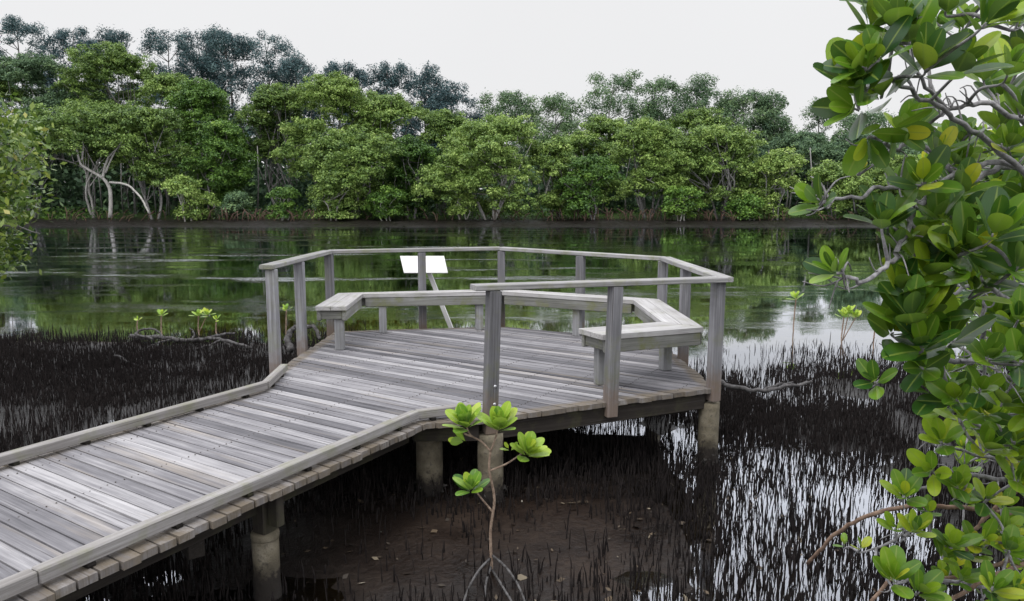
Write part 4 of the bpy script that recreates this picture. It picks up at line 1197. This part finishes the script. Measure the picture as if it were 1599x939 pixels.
# ------------------------------------------------------------------ breathing roots in the mud
r4 = np.random.default_rng(99)
n = 330000
xx = r4.uniform(-15, 9, n); yy = r4.uniform(2.2, 13.2, n)
den = fbm(xx * .8, yy * .8, 51, 3)
streak = fbm(xx * 1.9, yy * .55, 71, 3)
hgt = ground_h(xx, yy)
pr = (sstep(.30, .55, den) * .75 + .12) * np.where(xx > 1.2, 1.0, np.where(xx < -1.6, 1.0, .72))
frontm = np.exp(-(((xx - .3) / 1.3) ** 2 + ((yy - 4.75) / .75) ** 2))
pr = pr * (1 - .85 * frontm)
pr = pr * np.where(xx > 1.4, .80 * sstep(.36, .52, streak) + .25, 1.0)         # thin out to open water strips on the right
pr = pr * (1 - sstep(10.9, 12.6, yy + np.where(xx > 0, .5, 0) + 2.0 * (fbm(xx * .7, yy * .9, 91, 3) - .5)))
pr = np.where(xx < -1.5, pr * .62 + .10 + .25 * sstep(.35, .6, streak), pr)
# nothing under camera side of frame
vis = np.abs(xx) < yy * .78 + .3
keep = (r4.random(n) < pr) & vis
xx, yy, hgt = xx[keep], yy[keep], hgt[keep]
hs = r4.gamma(4, .023, len(xx)); hs = np.clip(hs, .03, .26)
def spikes(xx, yy, gg, hs, rr, r_):
    n = len(xx); k = 5
    an = np.arange(k) * 2 * np.pi / k
    ring = np.stack([np.cos(an), np.sin(an)], 1)
    lx = r_.normal(0, .13, n) * hs; ly = r_.normal(0, .13, n) * hs
    lv = [(-.06, 1.0, 0), (.55, .8, .45), (1.0, .35, 1.0)]
    Vs = []
    for (f, rf, lf) in lv:
        z = np.where(f < 0, gg - .05, gg + hs * f)
        cx = xx + lx * lf; cy = yy + ly * lf
        Vs.append(np.stack([cx[:, None] + ring[None, :, 0] * (rr * rf)[:, None], cy[:, None] + ring[None, :, 1] * (rr * rf)[:, None], np.repeat(z[:, None], k, 1)], 2))
    tip = np.stack([xx + lx * 1.03, yy + ly * 1.03, gg + hs * 1.04], 1)[:, None, :]
    V_ = np.concatenate(Vs + [tip], 1)          # n,16,3
    per = 3 * k + 1
    fq = []
    for lvl in range(2):
        for q in range(k):
            fq.append((lvl*k+q, lvl*k+(q+1) % k, (lvl+1)*k+(q+1) % k, (lvl+1)*k+q))
    for q in range(k): fq.append((2*k+q, 2*k+(q+1) % k, 3*k, 3*k))
    fq = np.array(fq)
    return V_, fq, per
rr = r4.gamma(8, .00062, len(xx)).clip(.003, .0085)
# the spikes that show largest are objects of their own
inframe = (yy < 6.3) & (yy > 3.95) & (xx > -.5) & (xx < 2.6) & (np.abs(xx) < yy * .68)
score = np.where(inframe, hs / yy, 0)
idx = np.argsort(-score)[:240]; rest = np.ones(len(xx), bool); rest[idx] = False
V_, fq, per = spikes(xx[rest], yy[rest], hgt[rest], hs[rest], rr[rest], r4)
m = len(V_)
def tri_obj(name, V_, fq, per, mat):
    m = len(V_)
    allf = (np.arange(m)[:, None, None] * per + fq[None]).reshape(-1, 4)
    quad = allf[allf[:, 2] != allf[:, 3]]; tri = allf[allf[:, 2] == allf[:, 3]][:, :3]
    me = bpy.data.meshes.new(name)
    VV = V_.reshape(-1, 3)
    me.vertices.add(len(VV)); me.vertices.foreach_set('co', VV.astype('f').ravel())
    lp = np.concatenate([quad.ravel(), tri.ravel()]).astype('i')
    me.loops.add(len(lp)); me.loops.foreach_set('vertex_index', lp)
    st_ = np.concatenate([np.arange(len(quad)) * 4, len(quad) * 4 + np.arange(len(tri)) * 3]).astype('i')
    me.polygons.add(len(st_)); me.polygons.foreach_set('loop_start', st_)
    me.materials.append(mat); me.update(calc_edges=True)
    me.polygons.foreach_set('use_smooth', [True] * len(me.polygons))
    o = bpy.data.objects.new(name, me); COL.objects.link(o); return o
o = tri_obj('root_spike_field', V_, fq, per, M['spike'])
tag(o, 'dense field of dark mangrove breathing roots standing in mud and shallow water round the boardwalk', 'breathing roots', kind='stuff')
protos = []
for k in range(8):
    Vp, fp, pp = spikes(np.zeros(1), np.zeros(1), np.zeros(1), np.array([.09 + .024 * k]), np.array([.0050 + .0002 * (k % 4)]), r4)
    po = tri_obj('breathing_root', Vp, fp, pp, M['spike']); protos.append(po)
used = [False] * 8
for j in idx:
    k = int(np.clip(round((hs[j] - .09) / .024), 0, 7))
    if used[k]: o = protos[k].copy(); COL.objects.link(o)
    else: o = protos[k]; used[k] = True
    o.location = (xx[j], yy[j], hgt[j]); o.rotation_euler = (0, 0, r4.uniform(0, 6.28))
    tag(o, 'thin dark breathing root spike sticking up from the brown mud in front of the platform', 'breathing root', 'breathing roots in the mud in front of the platform')
for k in range(8):
    if not used[k]: bpy.data.objects.remove(protos[k])
print('spikes', len(xx))
